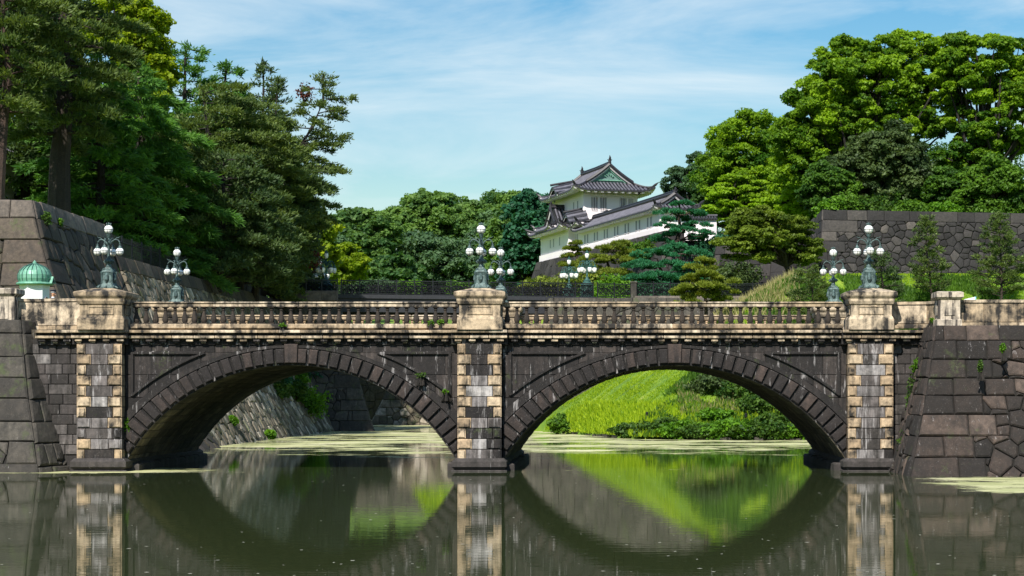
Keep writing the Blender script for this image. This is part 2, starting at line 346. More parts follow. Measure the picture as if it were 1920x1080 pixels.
# ------------------------------------------------------------------ dry stone ramparts, every stone modelled
def clip(poly, a, b, c):
    out = []; k = len(poly)
    for i in range(k):
        p0 = poly[i]; p1 = poly[(i+1) % k]; d0 = a*p0[0]+b*p0[1]-c; d1 = a*p1[0]+b*p1[1]-c
        if d0 <= 0: out.append(p0)
        if (d0 < 0 < d1) or (d1 < 0 < d0):
            t = d0/(d0-d1); out.append((p0[0]+(p1[0]-p0[0])*t, p0[1]+(p1[1]-p0[1])*t))
    return out
def area(P): return abs(sum(P[i][0]*P[(i+1)%len(P)][1]-P[(i+1)%len(P)][0]*P[i][1] for i in range(len(P))))/2 if len(P) > 2 else 0
def voronoi(u0, u1, z0, z1, su, sz, rnd, jit=.42):
    G = {}; nu = int((u1-u0)/su)+3; nz_ = int((z1-z0)/sz)+3
    for j in range(-1, nz_):
        for i in range(-1, nu):
            G[i, j] = (u0+(i+.5*(j % 2)+.3+rnd.uniform(-jit, jit))*su, z0+(j+.5+rnd.uniform(-jit, jit))*sz)
    res = []
    for (i, j), s in G.items():
        P = [(u0, z0), (u1, z0), (u1, z1), (u0, z1)]
        for di in (-2,-1,0,1,2):
            for dj in (-2,-1,0,1,2):
                q = G.get((i+di, j+dj))
                if q is None or (di == 0 and dj == 0): continue
                a, b = q[0]-s[0], q[1]-s[1]; c = a*(q[0]+s[0])/2+b*(q[1]+s[1])/2
                P = clip(P, a, b, c)
                if len(P) < 3: break
            if len(P) < 3: break
        if len(P) >= 3 and area(P) > .06*su*sz: res.append((s, P))
    return res
def shrink(P, g):
    cx = sum(p[0] for p in P)/len(P); cz = sum(p[1] for p in P)/len(P); r = []
    for x, z in P:
        d = math.hypot(x-cx, z-cz); k = max(.5, 1-g/max(d, .01)); r.append((cx+(x-cx)*k, cz+(z-cz)*k))
    return r
def rampart(name, label, cat, pts, z0, z1, b=.2, gq=0.0, size=(.9,.7), cap=.6, rows=.75, cl=1.6, mat='rampart', zref=None, seed=1, ks=None, proud=.07, group=None, capmat=None, mb_parent=None, squared=False):
    rnd = random.Random(seed); mb = MB(seed); bk = MB(seed); zr = z1 if zref is None else zref
    off = lambda z: b*(zr-z)+gq*(zr-z)**2
    P2 = [Vector((p[0], p[1])) for p in pts]; Ds = [(P2[i+1]-P2[i]).normalized() for i in range(len(P2)-1)]; Ns = [Vector((d.y, -d.x)) for d in Ds]
    ks = ks or [1.0]*len(Ds); ws = []
    for i in range(len(P2)):
        if i == 0: ws.append(Ns[0]*ks[0])
        elif i == len(P2)-1: ws.append(Ns[-1]*ks[-1])
        else:
            a, c = Ns[i-1], Ns[i]; det = a.x*c.y-a.y*c.x
            k1, k2 = ks[i-1], ks[i]; ws.append(Vector(((c.y*k1-a.y*k2)/det, (a.x*k2-c.x*k1)/det)) if abs(det) > 1e-3 else c*k2)
    for i, D in enumerate(Ds):
        N = Ns[i]*ks[i]; L = (P2[i+1]-P2[i]).length; sl_, sr_ = ws[i].dot(D), ws[i+1].dot(D)
        def P3(u, z, e=0.0):
            q = P2[i]+D*u+N*(off(z)+e); return Vector((q.x, q.y, z))
        o0 = off(z0); U0, U1 = min(0, sl_*o0)-.1, max(L, L+sr_*o0)+.1
        def put(P, dz=0, mm=0, gap=.02, pr=None):
            zc = sum(q[1] for q in P)/len(P)
            e = .05; dv = (off(zc+e)-off(zc-e))/(2*e); o = off(zc)
            P = clip(P, -1, sl_*dv, -(sl_*o-sl_*dv*zc)); 
            if len(P) > 2: P = clip(P, 1, -sr_*dv, L+sr_*o-sr_*dv*zc)
            if len(P) > 2: P = clip(P, 0, 1, z1)
            if len(P) < 3 or area(P) < .01: return
            P = shrink([(q0+rnd.uniform(-1,1)*.022*size[0], q1+rnd.uniform(-1,1)*.022*size[0]) for q0, q1 in P], gap); n3 = Vector((Ns[i].x, Ns[i].y, -dv*ks[i])).normalized()
            mb.stone([P3(u, z) for u, z in P], n3, (proud if pr is None else pr)*rnd.uniform(.7, 1.25), min(.09, size[1]*.13), None, mm)
        # cap course
        zt = z1-cap
        if cap > 0:
            u = U0-rnd.uniform(0,.8)
            while u < U1:
                w = rnd.uniform(.8, 1.7)*max(1, cap*1.6); put([(u, zt), (u+w, zt), (u+w, z1), (u, z1)], mm=1, gap=.012, pr=proud*.8); u += w
        # corner courses (long and short work) and random stones between
        lc = i > 0; rc_ = i < len(Ds)-1; z = zt; k = rnd.randint(0, 1); rowsL = []
        while z > z0:
            hgt = rows*rnd.uniform(.88, 1.15); zb = z-hgt; k += 1
            zc = (z+zb)/2; Lc = cl*(1.0 if k % 2 else .62)*rnd.uniform(.85, 1.3); ul = sl_*off(zc); ur = L+sr_*off(zc)
            if lc:
                cuts = [0, Lc] if rnd.random() < .5 else [0, Lc*.45, Lc]
                if squared: cuts += [Lc+1.1*rnd.uniform(.8,1.2)]
                for c0, c1 in zip(cuts, cuts[1:]): put([(ul+c0-(1 if c0 == 0 else 0), zb), (ul+c1, zb), (ul+c1, z), (ul+c0-(1 if c0 == 0 else 0), z)], gap=.015)
                Lc = cuts[-1]
            Rc = cl*(.62 if k % 2 else 1.0)*rnd.uniform(.85, 1.3)
            if rc_: put([(ur-Rc, zb), (ur+1, zb), (ur+1, z), (ur-Rc, z)], gap=.015)
            rowsL.append((zb, z, ul+Lc if lc else -1e9, ur-Rc if rc_ else 1e9)); z = zb
        for s, P in voronoi(U0, U1, z0, zt, size[0], size[1], rnd):
            pz0, pz1 = min(q[1] for q in P), max(q[1] for q in P); pu0, pu1 = min(q[0] for q in P), max(q[0] for q in P)
            ov = [r_ for r_ in rowsL if r_[0] < pz1 and r_[1] > pz0]
            if all(pu0 >= r_[2] and pu1 <= r_[3] for r_ in ov): put(P); continue
            for zb, z_, a, c in ov:
                Q = clip(clip(P, 0, -1, -zb), 0, 1, z_) if len(P) > 2 else []
                if a > -1e8 and len(Q) > 2: Q = clip(Q, -1, 0, -a)
                if c < 1e8 and len(Q) > 2: Q = clip(Q, 1, 0, c)
                if len(Q) > 2 and area(Q) > .03: put(Q)
        K = 8
        for k in range(K):
            za, zb = z1-(z1-z0)*k/K, z1-(z1-z0)*(k+1)/K
            bk.face([P3(sl_*off(zb), zb, -.03), P3(L+sr_*off(zb), zb, -.03), P3(L+sr_*off(za), za, -.03), P3(sl_*off(za), za, -.03)])
        A, B = P3(sl_*off(z1), z1-.01), P3(L+sr_*off(z1), z1-.01); iw = Vector((-Ns[i].x*1.2, -Ns[i].y*1.2, 0))
        mb.face([A, B, B+iw, A+iw], None, 1)
    o = mb_parent or thing(name, label, cat, (pts[0][0], pts[0][1], z0), 0, group)
    for q, nm, mt in ((mb, "stones", [M[mat], M[capmat or mat]]), (bk, "core", M['backing'])):
        q.o = Vector((0,0,0)); ob = q.build(nm, mt); ob.parent = o; ob.location = -Vector(o.location)
    return o

M['capgrey'] = stone_mat("rampart_cap_stone", [(0,(.10,.085,.075)),(1,(.20,.17,.15))], st=(.3,.5), sscale=1, streak=.4, stain=(.05,.043,.04), bump=.5)
rampart("stone_wall", "battered dark stone abutment wall at the right end of the near bridge", "retaining wall", [(12.15,80),(12.15,74.2),(42,74.2)], -.6, 5.68, b=.36, gq=.014, size=(.74,.60), cap=.60, rows=.74, cl=1.9, mat='abut', seed=11, proud=.11, squared=True, ks=[.55,1.0])
rampart("stone_wall", "battered grey stone abutment wall at the left end of the near bridge", "retaining wall", [(-50,76.9),(-23.75,76.9),(-22.5,80.8)], -.6, 6.0, b=.20, gq=.012, size=(1.0,.8), cap=.55, rows=.86, cl=2.0, mat='abutl', seed=12, proud=.10)
rampart("stone_rampart", "tall stone rampart corner at the upper left, above the domed booth", "rampart", [(-64,97),(-29.4,97),(-29.5,110.6)], -.6, 12.78, b=.26, gq=.02, size=(1.15,.95), cap=.95, rows=1.15, cl=2.6, mat='rampart', capmat='capgrey', seed=13, proud=.13)
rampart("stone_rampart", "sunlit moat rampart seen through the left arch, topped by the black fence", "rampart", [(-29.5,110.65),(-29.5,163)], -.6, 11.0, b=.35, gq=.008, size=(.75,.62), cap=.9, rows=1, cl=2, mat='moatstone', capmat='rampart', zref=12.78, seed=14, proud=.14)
rampart("stone_wall", "dark stone abutment of the far iron bridge framed by the left arch", "retaining wall", [(-34,163),(-23.6,163),(-27.5,178)], -.6, 11.1, b=.17, gq=.0055, size=(1.0,.75), cap=.6, rows=.95, cl=2.2, mat='abutl', seed=15)
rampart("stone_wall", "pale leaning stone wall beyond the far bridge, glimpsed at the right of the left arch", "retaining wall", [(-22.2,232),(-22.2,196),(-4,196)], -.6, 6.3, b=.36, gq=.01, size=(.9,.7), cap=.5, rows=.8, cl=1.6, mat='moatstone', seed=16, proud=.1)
rampart("stone_wall", "shadowed stone wall closing the end of the moat channel", "retaining wall", [(-62,231.5),(-22,231.5)], -.6, 11.3, b=.15, size=(1.3,1), cap=.7, mat='abutl', seed=17)
rampart("stone_wall", "dark stone wall at the foot of the grassy bank, seen through the right arch", "retaining wall", [(-6.0,198),(-6.0,166),(16,167.5)], -.6, 11.35, b=.20, gq=.006, size=(1.1,.9), cap=.6, rows=.95, cl=2.2, mat='abutl', seed=18)
rampart("stone_rampart", "shaded inner rampart corner behind the leaning cherry tree", "rampart", [(9,200),(9.4,187),(14.5,182.5),(21,177)], 10.8, 17.4, b=.12, gq=.01, size=(1.2,1.0), cap=.9, rows=1.1, cl=2.4, mat='farstone', seed=19)
rampart("stone_rampart", "long dark rampart above the grassy slope at the upper right", "rampart", [(18.5,198),(18.5,175.5),(60,183.5)], 12.2, 19.8, b=.07, gq=.004, size=(.80,.64), cap=.95, rows=.98, cl=2.6, mat='farstone', seed=20, proud=.11)
a0, a1, a2 = KP(-14.2, 8), KP(-14.2, -1.9), KP(35.6, -1.9); a3 = KP(35.6, 8)
rampart("stone_rampart", "curved stone base under the white castle keep", "rampart", [a0.xy, a1.xy, a2.xy, a3.xy], 9.5, 19.45, b=.22, gq=.014, size=(1.2,1.0), cap=0, rows=1.1, cl=2.2, mat='farstone', seed=21)

# ------------------------------------------------------------------ the near stone bridge
Yf, Yb = 77.0, 89.7
bridge = thing("stone_arch_bridge", "old two-arched stone bridge with balustrades spanning the moat in front", "bridge", (-5.5, 77, 0))
def part(mb, name, mat, parent=bridge, **k):
    root = parent
    while root.parent: root = root.parent
    ob = mb.build(name, mat, parent, **k); base = Vector(root.location)
    ob.location = Vector(mb.o) - base if parent is root else Vector(mb.o) - base - Vector(parent.location); return ob
ARC = []
for cxp, r1, c1, r2, c2, r3, c3, xl, xr in ((547, 357, 1041, 407, 1059, 447, 1093, 235, 858), (1265, 380.7, 1065, 433.8, 1086, 477.5, 1123.5, 943, 1587)):
    S = 77/F; ARC.append(dict(cx=bx_(cxp), R1=r1*S, z1=bz_(c1), R2=r2*S, z2=bz_(c2), R3=r3*S, z3=bz_(c3), xl=bx_(xl), xr=bx_(xr)))
ZT = bz_(645)
for A in ARC:
    cx, R1, z1 = A['cx'], A['R1'], A['z1']; am = math.asin(min(1, (A['xr']-A['xl'])/2/R1+.005))
    arch = MB(21); K = 39; rnd = random.Random(5)
    def ray(a, Rn, zn):      # point of circle (Rn, zn) on the ray from the intrados centre at angle a
        s, c = math.sin(a), math.cos(a); d = z1-zn; B = d*c; return (-B+math.sqrt(B*B-d*d+Rn*Rn))
    for k in range(K):
        a0_, a1_ = -am+2*am*k/K, -am+2*am*(k+1)/K; key = (k == K//2); g = .012
        e = -.012 if key else .0
        def pt(a, r): return (cx+r*math.sin(a), z1+r*math.cos(a))
        ga = .085/R1*.5
        ro = .16 if key else -.03
        P = [pt(a0_+ga+e, R1+.05), pt(a1_-ga-e, R1+.05), pt(a1_-ga-e, ray(a1_, A['R2'], A['z2'])+ro), pt(a0_+ga+e, ray(a0_, A['R2'], A['z2'])+ro)]
        P = clip(clip(P, -1, 0, -A['xl']), 1, 0, A['xr'])
        if len(P) > 2 and area(P) > .02: arch.stone([(x, Yf-.06, z) for x, z in P], (0,-1,0), .10 if not key else .16, .055)
    vs_ring = arch
    ring = MB(22); N = 90
    for k in range(N):       # the bed of the ring and the smooth archivolt band above it
        a0_, a1_ = -am+2*am*k/N, -am+2*am*(k+1)/N
        for ra, rb, y0 in (((R1, z1), (A['R2'], A['z2']), Yf-.05), ((A['R2'], A['z2']), (A['R3']-.02, A['z3']), Yf-.11)):
            q = []
            for a, (Rn, zn) in ((a0_, ra), (a1_, ra), (a1_, rb), (a0_, rb)):
                rr = ray(a, Rn, zn); q.append((cx+rr*math.sin(a), z1+rr*math.cos(a)))
            q = clip(clip(q, -1, 0, -A['xl']), 1, 0, A['xr']); q = clip(q, 0, 1, ZT)
            if len(q) > 2 and area(q) > 1e-4:
                ring.face([(x, y0, z) for x, z in q], 0.0 if y0 > Yf-.1 else .3+.5*((k//5*37) % 10)/10)
                lo = q[:2]; hi = q[-2:]
                if y0 < Yf-.1:
                    ring.face([(lo[0][0], y0, lo[0][1]), (lo[0][0], Yf, lo[0][1]), (lo[1][0], Yf, lo[1][1]), (lo[1][0], y0, lo[1][1])])
                    ring.face([(hi[0][0], y0, hi[0][1]), (hi[0][0], Yf, hi[0][1]), (hi[1][0], Yf, hi[1][1]), (hi[1][0], y0, hi[1][1])])
    sof = MB(23); NS = 40
    for k in range(NS):
        a0_, a1_ = -am+2*am*k/NS, -am+2*am*(k+1)/NS; y = Yf-.05 + (0 if k % 2 else -.6); am_ = (a0_+a1_)/2
        while y < Yb:
            ln = rnd.uniform(.9, 1.5); y2 = min(y+ln, Yb+.02); y_ = max(y, Yf-.04)
            if y2-y_ > .1:
                g = .012; P = [(cx+R1*math.sin(a0_+g/R1), y_+g, z1+R1*math.cos(a0_+g/R1)), (cx+R1*math.sin(a1_-g/R1), y_+g, z1+R1*math.cos(a1_-g/R1)), (cx+R1*math.sin(a1_-g/R1), y2-g, z1+R1*math.cos(a1_-g/R1)), (cx+R1*math.sin(a0_+g/R1), y2-g, z1+R1*math.cos(a0_+g/R1))]
                sof.stone(P, (-math.sin(am_), 0, -math.cos(am_)), .03, .03)
            y = y2
        sof.face([(cx+(R1+.02)*math.sin(a0_), Yf-.05, z1+(R1+.02)*math.cos(a0_)), (cx+(R1+.02)*math.sin(a1_), Yf-.05, z1+(R1+.02)*math.cos(a1_)), (cx+(R1+.02)*math.sin(a1_), Yb, z1+(R1+.02)*math.cos(a1_)), (cx+(R1+.02)*math.sin(a0_), Yb, z1+(R1+.02)*math.cos(a0_))], 0)
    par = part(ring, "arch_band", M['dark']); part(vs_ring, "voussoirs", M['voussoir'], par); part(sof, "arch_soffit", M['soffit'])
    # spandrel field, front and back
    sp_ = MB(24); spb = MB(24); K2 = 70
    for k in range(K2):
        xa = A['xl']+(A['xr']-A['xl'])*k/K2; xb = A['xl']+(A['xr']-A['xl'])*(k+1)/K2
        zi = lambda x: z1+math.sqrt(max(0, R1*R1-(x-cx)**2))
        for y, q_ in ((Yf, sp_), (Yb, spb)): q_.face([(xa, y, zi(xa)), (xb, y, zi(xb)), (xb, y, ZT+.1), (xa, y, ZT+.1)], .0)
    z = ZT; row = 0
    while z > .6:
        hgt = [.34, .88, .92, .92, .92, .92][min(row, 5)]; x = A['xl']-rnd.uniform(0, .8); zb = z-hgt
        while x < A['xr']:
            w = rnd.uniform(.9, 1.9); P = [(max(x, A['xl']), zb), (min(x+w, A['xr']), zb), (min(x+w, A['xr']), z), (max(x, A['xl']), z)]
            mx_ = (P[0][0]+P[1][0])/2; dx, dz = mx_-cx, (zb+z)/2-A['z3']; d = math.hypot(dx, dz)
            nx_, nz2 = dx/d, dz/d; P = clip(P, -nx_, -nz2, -(nx_*cx+nz2*A['z3']+A['R3']-.03))
            if len(P) > 2 and area(P) > .03: sp_.stone([(a, Yf-.002, b) for a, b in shrink(P, .012)], (0,-1,0), .025, .015)
            x += w
        z = zb; row += 1
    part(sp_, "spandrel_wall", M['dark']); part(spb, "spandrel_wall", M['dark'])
    mo = MB(25)       # raised moulding frames of the two sunk spandrel panels
    for sgn in (-1, 1):
        mo = MB(25); xe = A['xl'] if sgn < 0 else A['xr']; xi = xe-sgn*.30; zt = ZT-.36
        Rm = A['R3']+.30; pts = []
        for k in range(40):
            a = k/39*math.radians(75); x = cx+sgn*Rm*math.sin(a); zz = A['z3']+Rm*math.cos(a)
            if zz < zt-.0 and abs(x-cx) < abs(xi-cx): pts.append((x, zz))
        if len(pts) > 1:
            x0 = cx+sgn*math.sqrt(max(0, Rm**2-(zt-A['z3'])**2)); zc = A['z3']+math.sqrt(max(0, Rm**2-(xi-cx)**2))
            pts = [(x0, zt)]+pts+[(xi, zc), (xi, zt), (x0, zt)]
            for wd, dp in ((.085, .10), (.16, .055)):
                for (xa, za), (xb, zb2) in zip(pts, pts[1:]):
                    d = Vector((xb-xa, zb2-za)); 
                    if d.length < 1e-3: continue
                    d.normalize(); q = Vector((-d.y, d.x))*wd*.5; e = d*wd*.4
                    A_ = [(xa-e.x+q.x, za-e.y+q.y), (xb+e.x+q.x, zb2+e.y+q.y), (xb+e.x-q.x, zb2+e.y-q.y), (xa-e.x-q.x, za-e.y-q.y)]
                    mo.stone([(x, Yf-.01, z) for x, z in A_], (0,-1,0), dp+.02*(wd < .1), .02, .5)
        if mo.v: part(mo, "panel_moulding", M['dark'])
# piers: plinth, core, long-and-short rusticated blocks
for pi, (xl, xr, zb_) in enumerate(((150, 235, 866), (859, 942, 883), (1587, 1672, 885))):
    xa, xb = bx_(xl), bx_(xr); ymn = 76.5
    pm = MB(40+pi); pm.box(xa+.05, xb-.05, ymn+.06, Yb+.5, .3, ZT+.25, 0, 0, 2)
    rows_ = 11; hh = (ZT-.45)/rows_; rnd = random.Random(50+pi)
    for r_ in range(rows_):
        zt = ZT-r_*hh; zb2 = zt-hh; wide = r_ % 2 == 1; w = (.56 if wide else .35)+rnd.uniform(-.035,.035)
        low = r_ >= 7
        for side in (0, 1):
            x0, x1 = (xa, xa+w) if side == 0 else (xb-w, xb)
            mm = 0 if not (low and (side == 1 and pi == 1 or rnd.random() < .2)) else (1 if rnd.random() < .5 else 2)
            if pi == 0 and side == 0 and r_ == 10: mm = 0
            g = .012; P = [(x0+g, zb2+g), (x1-g, zb2+g), (x1-g, zt-g), (x0+g, zt-g)]
            pm.box(x0+g, x1-g, ymn-.0, ymn+.5, zb2+g, zt-g, .012, .15+.5*rnd.random(), mm)
            gi = .05; P = [(x0+gi, zb2+gi), (x1-gi, zb2+gi), (x1-gi, zt-gi), (x0+gi, zt-gi)]
            pm.stone([(x, ymn+.0, z) for x, z in P], (0,-1,0), .045, .025, .1+.8*rnd.random(), mm)
            for j in range(12):      # the pier's flanks
                ya = ymn+.5+j*1.1+(.0 if wide else .3); xs_ = xa if side == 0 else xb; sg = -1 if side == 0 else 1
                pm.stone([(xs_-sg*.05, ya+.02, zb2+g), (xs_-sg*.05, ya+1.06, zb2+g), (xs_-sg*.05, ya+1.06, zt-g), (xs_-sg*.05, ya+.02, zt-g)], (sg,0,0), .045, .02, None, 2)
        x0, x1 = xa+w, xb-w
        t = rnd.choice((.08,.25,.4,.5,.6,.75,.88))*rnd.uniform(.9,1.05)
        if pi == 1 and r_ == 4: t = 1.0
        if pi == 0 and r_ in (9, 10): t = .7
        pm.stone([(x0+.01, ymn+.02, zb2+.01), (x1-.01, ymn+.02, zb2+.01), (x1-.01, ymn+.02, zt-.01), (x0+.01, ymn+.02, zt-.01)], (0,-1,0), .03, .02, t, 1 if rnd.random() < .85 else 2)
    pr = part(pm, "pier", [M['pier_cream'], M['pier_grey'], M['dark']])
    pl = MB(60+pi)
    for (z0_, z1_, ex, bv) in ((-.8, .05, .22, .02), (.052, .52, .20, .13)):
        pl.box(xa-ex, xb+ex, ymn-ex-.02, Yb+.6+ex, z0_, z1_, bv, .35, 0)
    for j in range(14):       # footing stones running back under the arch
        for sg, xe in ((-1, xa), (1, xb)):
            pl.box(xe+sg*.05, xe+sg*.46, 77.35+j*.92, 77.35+j*.92+.89, -.8, .30+rnd.uniform(-.03,.03), .06, .1+.4*rnd.random(), 0)
    part(pl, "pier_plinth", [M['pier_dark'], M['dark']], pr)
# short wing walls joining the bridge to both banks
rnd = random.Random(70)
for xa, xb in ((bx_(60), bx_(150)), (bx_(1672), bx_(1790))):
    wg = MB(70); wg.box(xa, xb, Yf+.1, Yb, -.8, ZT+.2, 0, 0)
    for r_ in range(11):
        zt = ZT-r_*.4; x = xa-rnd.uniform(0,.4)
        while x < xb:
            w = rnd.uniform(.5, .95); P = [(max(x, xa)+.01, zt-.39), (min(x+w, xb)-.01, zt-.39), (min(x+w, xb)-.01, zt-.01), (max(x, xa)+.01, zt-.01)]
            if P[1][0]-P[0][0] > .1: wg.stone([(q, Yf+.08, z) for q, z in P], (0,-1,0), .04, .025, None)
            x += w
    part(wg, "wing_wall", [M['pier_dark']])
dk = MB(71); dk.box(bx_(40), bx_(1760), Yf+.25, Yb-.25, 5.15, 5.63, 0, .5); part(dk, "deck", M['rampart'])
# cornice in separate stones, broken forward round each pier
cof, cob = MB(72), MB(74); rnd = random.Random(72)
segs = [(70, 141), (141, 245, 1), (245, 848), (848, 953, 1), (953, 1576), (1576, 1683, 1), (1683, 1745)]
for sgm in segs:
    xa, xb = bx_(sgm[0]), bx_(sgm[1]); br = .30 if len(sgm) > 2 else 0
    for face, co in ((0, cof), (1, cob)):
        Y = lambda d: (Yf-d-br, Yf+.35) if face == 0 else (Yb-.35, Yb+d+br)
        nS = max(1, round((xb-xa)/.86)); 
        for i in range(nS):
            x0 = xa+(xb-xa)*i/nS; x1 = xa+(xb-xa)*(i+1)/nS; t = rnd.random()
            co.box(x0+.006, x1-.006, *Y(.46), bz_(625), bz_(619.5), .018, t)
            co.box(x0+.006, x1-.006, *Y(.24), bz_(629), bz_(625)-.002, .0, t, 1)  # dark stone here paints in the shadow under the ledge
            co.box(x0+.012, x1-.012, *Y(.34), bz_(635.5), bz_(629)-.002, .03, rnd.random())
        co.box(xa, xb, *Y(.10), ZT-.02, bz_(635.5)-.002, 0, .5, 1)
        nd = max(2, round((xb-xa)/.53))
        for i in range(nd):
            xm = xa+(xb-xa)*(i+.5)/nd; co.box(xm-.13, xm+.13, *Y(.27), bz_(641), bz_(636)-.004, .02, rnd.random(), rnd.choice((0, 1, 1)) if not br else 0)
            co.box(xm-.09, xm+.09, *Y(.19), bz_(644), bz_(641)-.002, .02, rnd.random(), rnd.choice((0, 1)) if not br else 0)
part(cof, "cornice", [M['cream'], M['dark']]); part(cob, "cornice", [M['cream'], M['dark']])
# kerb course under the balusters, rails, balusters
zB0, zB1, zR0, zR1 = bz_(607.5), bz_(616.5), bz_(575), bz_(566)
bm_ = MB(73); hB = zR0-zB0
for r0, za_, zb_ in ((.115, 0, .07), (.115, .93, 1.0)): bm_.box(-r0, r0, -r0, r0, za_*hB, zb_*hB, .01, .5)
bm_.lathe([(.075,.07*hB),(.105,.12*hB),(.12,.22*hB),(.118,.30*hB),(.10,.42*hB),(.075,.56*hB),(.055,.70*hB),(.052,.76*hB),(.075,.79*hB),(.075,.83*hB),(.055,.85*hB),(.08,.93*hB)], n=10, t=.4)
bmesh_ob = bm_.build("baluster", M['bal'] if 'bal' in M else M['voussoir'], None, smooth=False); BALM = bmesh_ob.data; bpy.data.objects.remove(bmesh_ob)
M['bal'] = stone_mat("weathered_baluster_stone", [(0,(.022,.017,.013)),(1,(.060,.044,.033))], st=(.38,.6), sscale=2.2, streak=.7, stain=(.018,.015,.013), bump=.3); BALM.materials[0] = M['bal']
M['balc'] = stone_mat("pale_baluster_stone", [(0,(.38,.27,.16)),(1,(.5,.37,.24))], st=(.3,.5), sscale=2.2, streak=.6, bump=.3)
BALC = BALM.copy(); BALC.materials[0] = M['balc']
nb_ind = 0
for face, Yc in ((0, 77.0), (1, 89.75)):
    for xa, xb, nb in ((bx_(247), bx_(862), 34), (bx_(942), bx_(1580), 35)):
        rl = MB(80+face); rnd = random.Random(int(xa*10)+face)
        n_ = max(1, round((xb-xa)/2.9))
        for i in range(n_):
            x0, x1 = xa+(xb-xa)*i/n_+.005, xa+(xb-xa)*(i+1)/n_-.005; t = rnd.random()
            rl.box(x0, x1, Yc-.19, Yc+.19, zR0+.10, zR1, .045, t); rl.box(x0, x1, Yc-.14, Yc+.14, zR0, zR0+.10, .0, t)
        b = part(rl, "balustrade", M['cream'])
        pb = MB(90+face); n_ = max(1, round((xb-xa)/2.1))
        for i in range(n_): pb.box(xa+(xb-xa)*i/n_+.005, xa+(xb-xa)*(i+1)/n_-.005, Yc-.23, Yc+.23, zB1, zB0-.001, .03, rnd.random())
        pb.box(xa, xb, Yc-.12, Yc+.12, bz_(620), zB1-.002, 0, .0)
        part(pb, "baluster_kerb", M['cream'], b)
        stuff = [] 
        for i in range(nb):
            x = xa+(xb-xa)*(i+.5)/nb
            if nb_ind < 99:
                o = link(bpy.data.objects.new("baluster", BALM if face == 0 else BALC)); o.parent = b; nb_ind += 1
                o.location = Vector((x, Yc, zB0)) - Vector(bridge.location) - Vector(b.location)
            else: stuff.append(x)
        if stuff:
            sm = MB(3)
            for x in stuff:
                sm.mesh([(v.co.x+x, v.co.y+Yc, v.co.z+zB0) for v in BALM.vertices], [tuple(p_.vertices) for p_ in BALM.polygons])
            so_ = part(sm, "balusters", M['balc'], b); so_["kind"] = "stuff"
# pedestals
PED = []
for face, Yc in ((0, 77.05), (1, 89.8)):
    for k, xc in enumerate((bx_(199), bx_(902), bx_(1629))):
        w = .92 if k == 0 else .89
        pd_ = MB(100+k); c = (xc, Yc, 0); z = bz_
        pr_ = [(w, z(619)), (w, z(600)), (w-.03, z(597)), (w-.05, z(595.5)), (w-.085, z(593)), (w-.085, z(573)), (w-.03, z(571.5)), (w+.02, z(566)), (w+.02, z(562)), (w+.10, z(557.5)), (w+.12, z(555)), (w+.12, z(550)), (w+.08, z(548.5)), (.35, z(541)), (.0, z(540.5))]
        pd_.lathe([(max(.01, r_), zz) for r_, zz in pr_], c, n=4, sq=1, t=.35+.2*k)
        hw = w-.085          # sunk panel: a raised frame on the faces
        for ax in (0, 1, 2):
            fx0, fx1, fz0, fz1 = -.50, .50, z(591), z(575.5); tw = .035
            for (a0_, a1_, b0_, b1_) in ((fx0, fx1, fz1-tw, fz1), (fx0, fx1, fz0, fz0+tw), (fx0, fx0+tw, fz0+tw, fz1-tw), (fx1-tw, fx1, fz0+tw, fz1-tw)):
                if ax == 0: pd_.box(xc+a0_, xc+a1_, Yc-hw-.028, Yc-hw+.01, b0_, b1_, 0, .5)
                elif ax == 1: pd_.box(xc+hw-.01, xc+hw+.028, Yc+a0_, Yc+a1_, b0_, b1_, 0, .5)
                else: pd_.box(xc-hw-.028, xc-hw+.01, Yc+a0_, Yc+a1_, b0_, b1_, 0, .5)
        part(pd_, "pedestal", M['cream']); PED.append((xc, Yc))

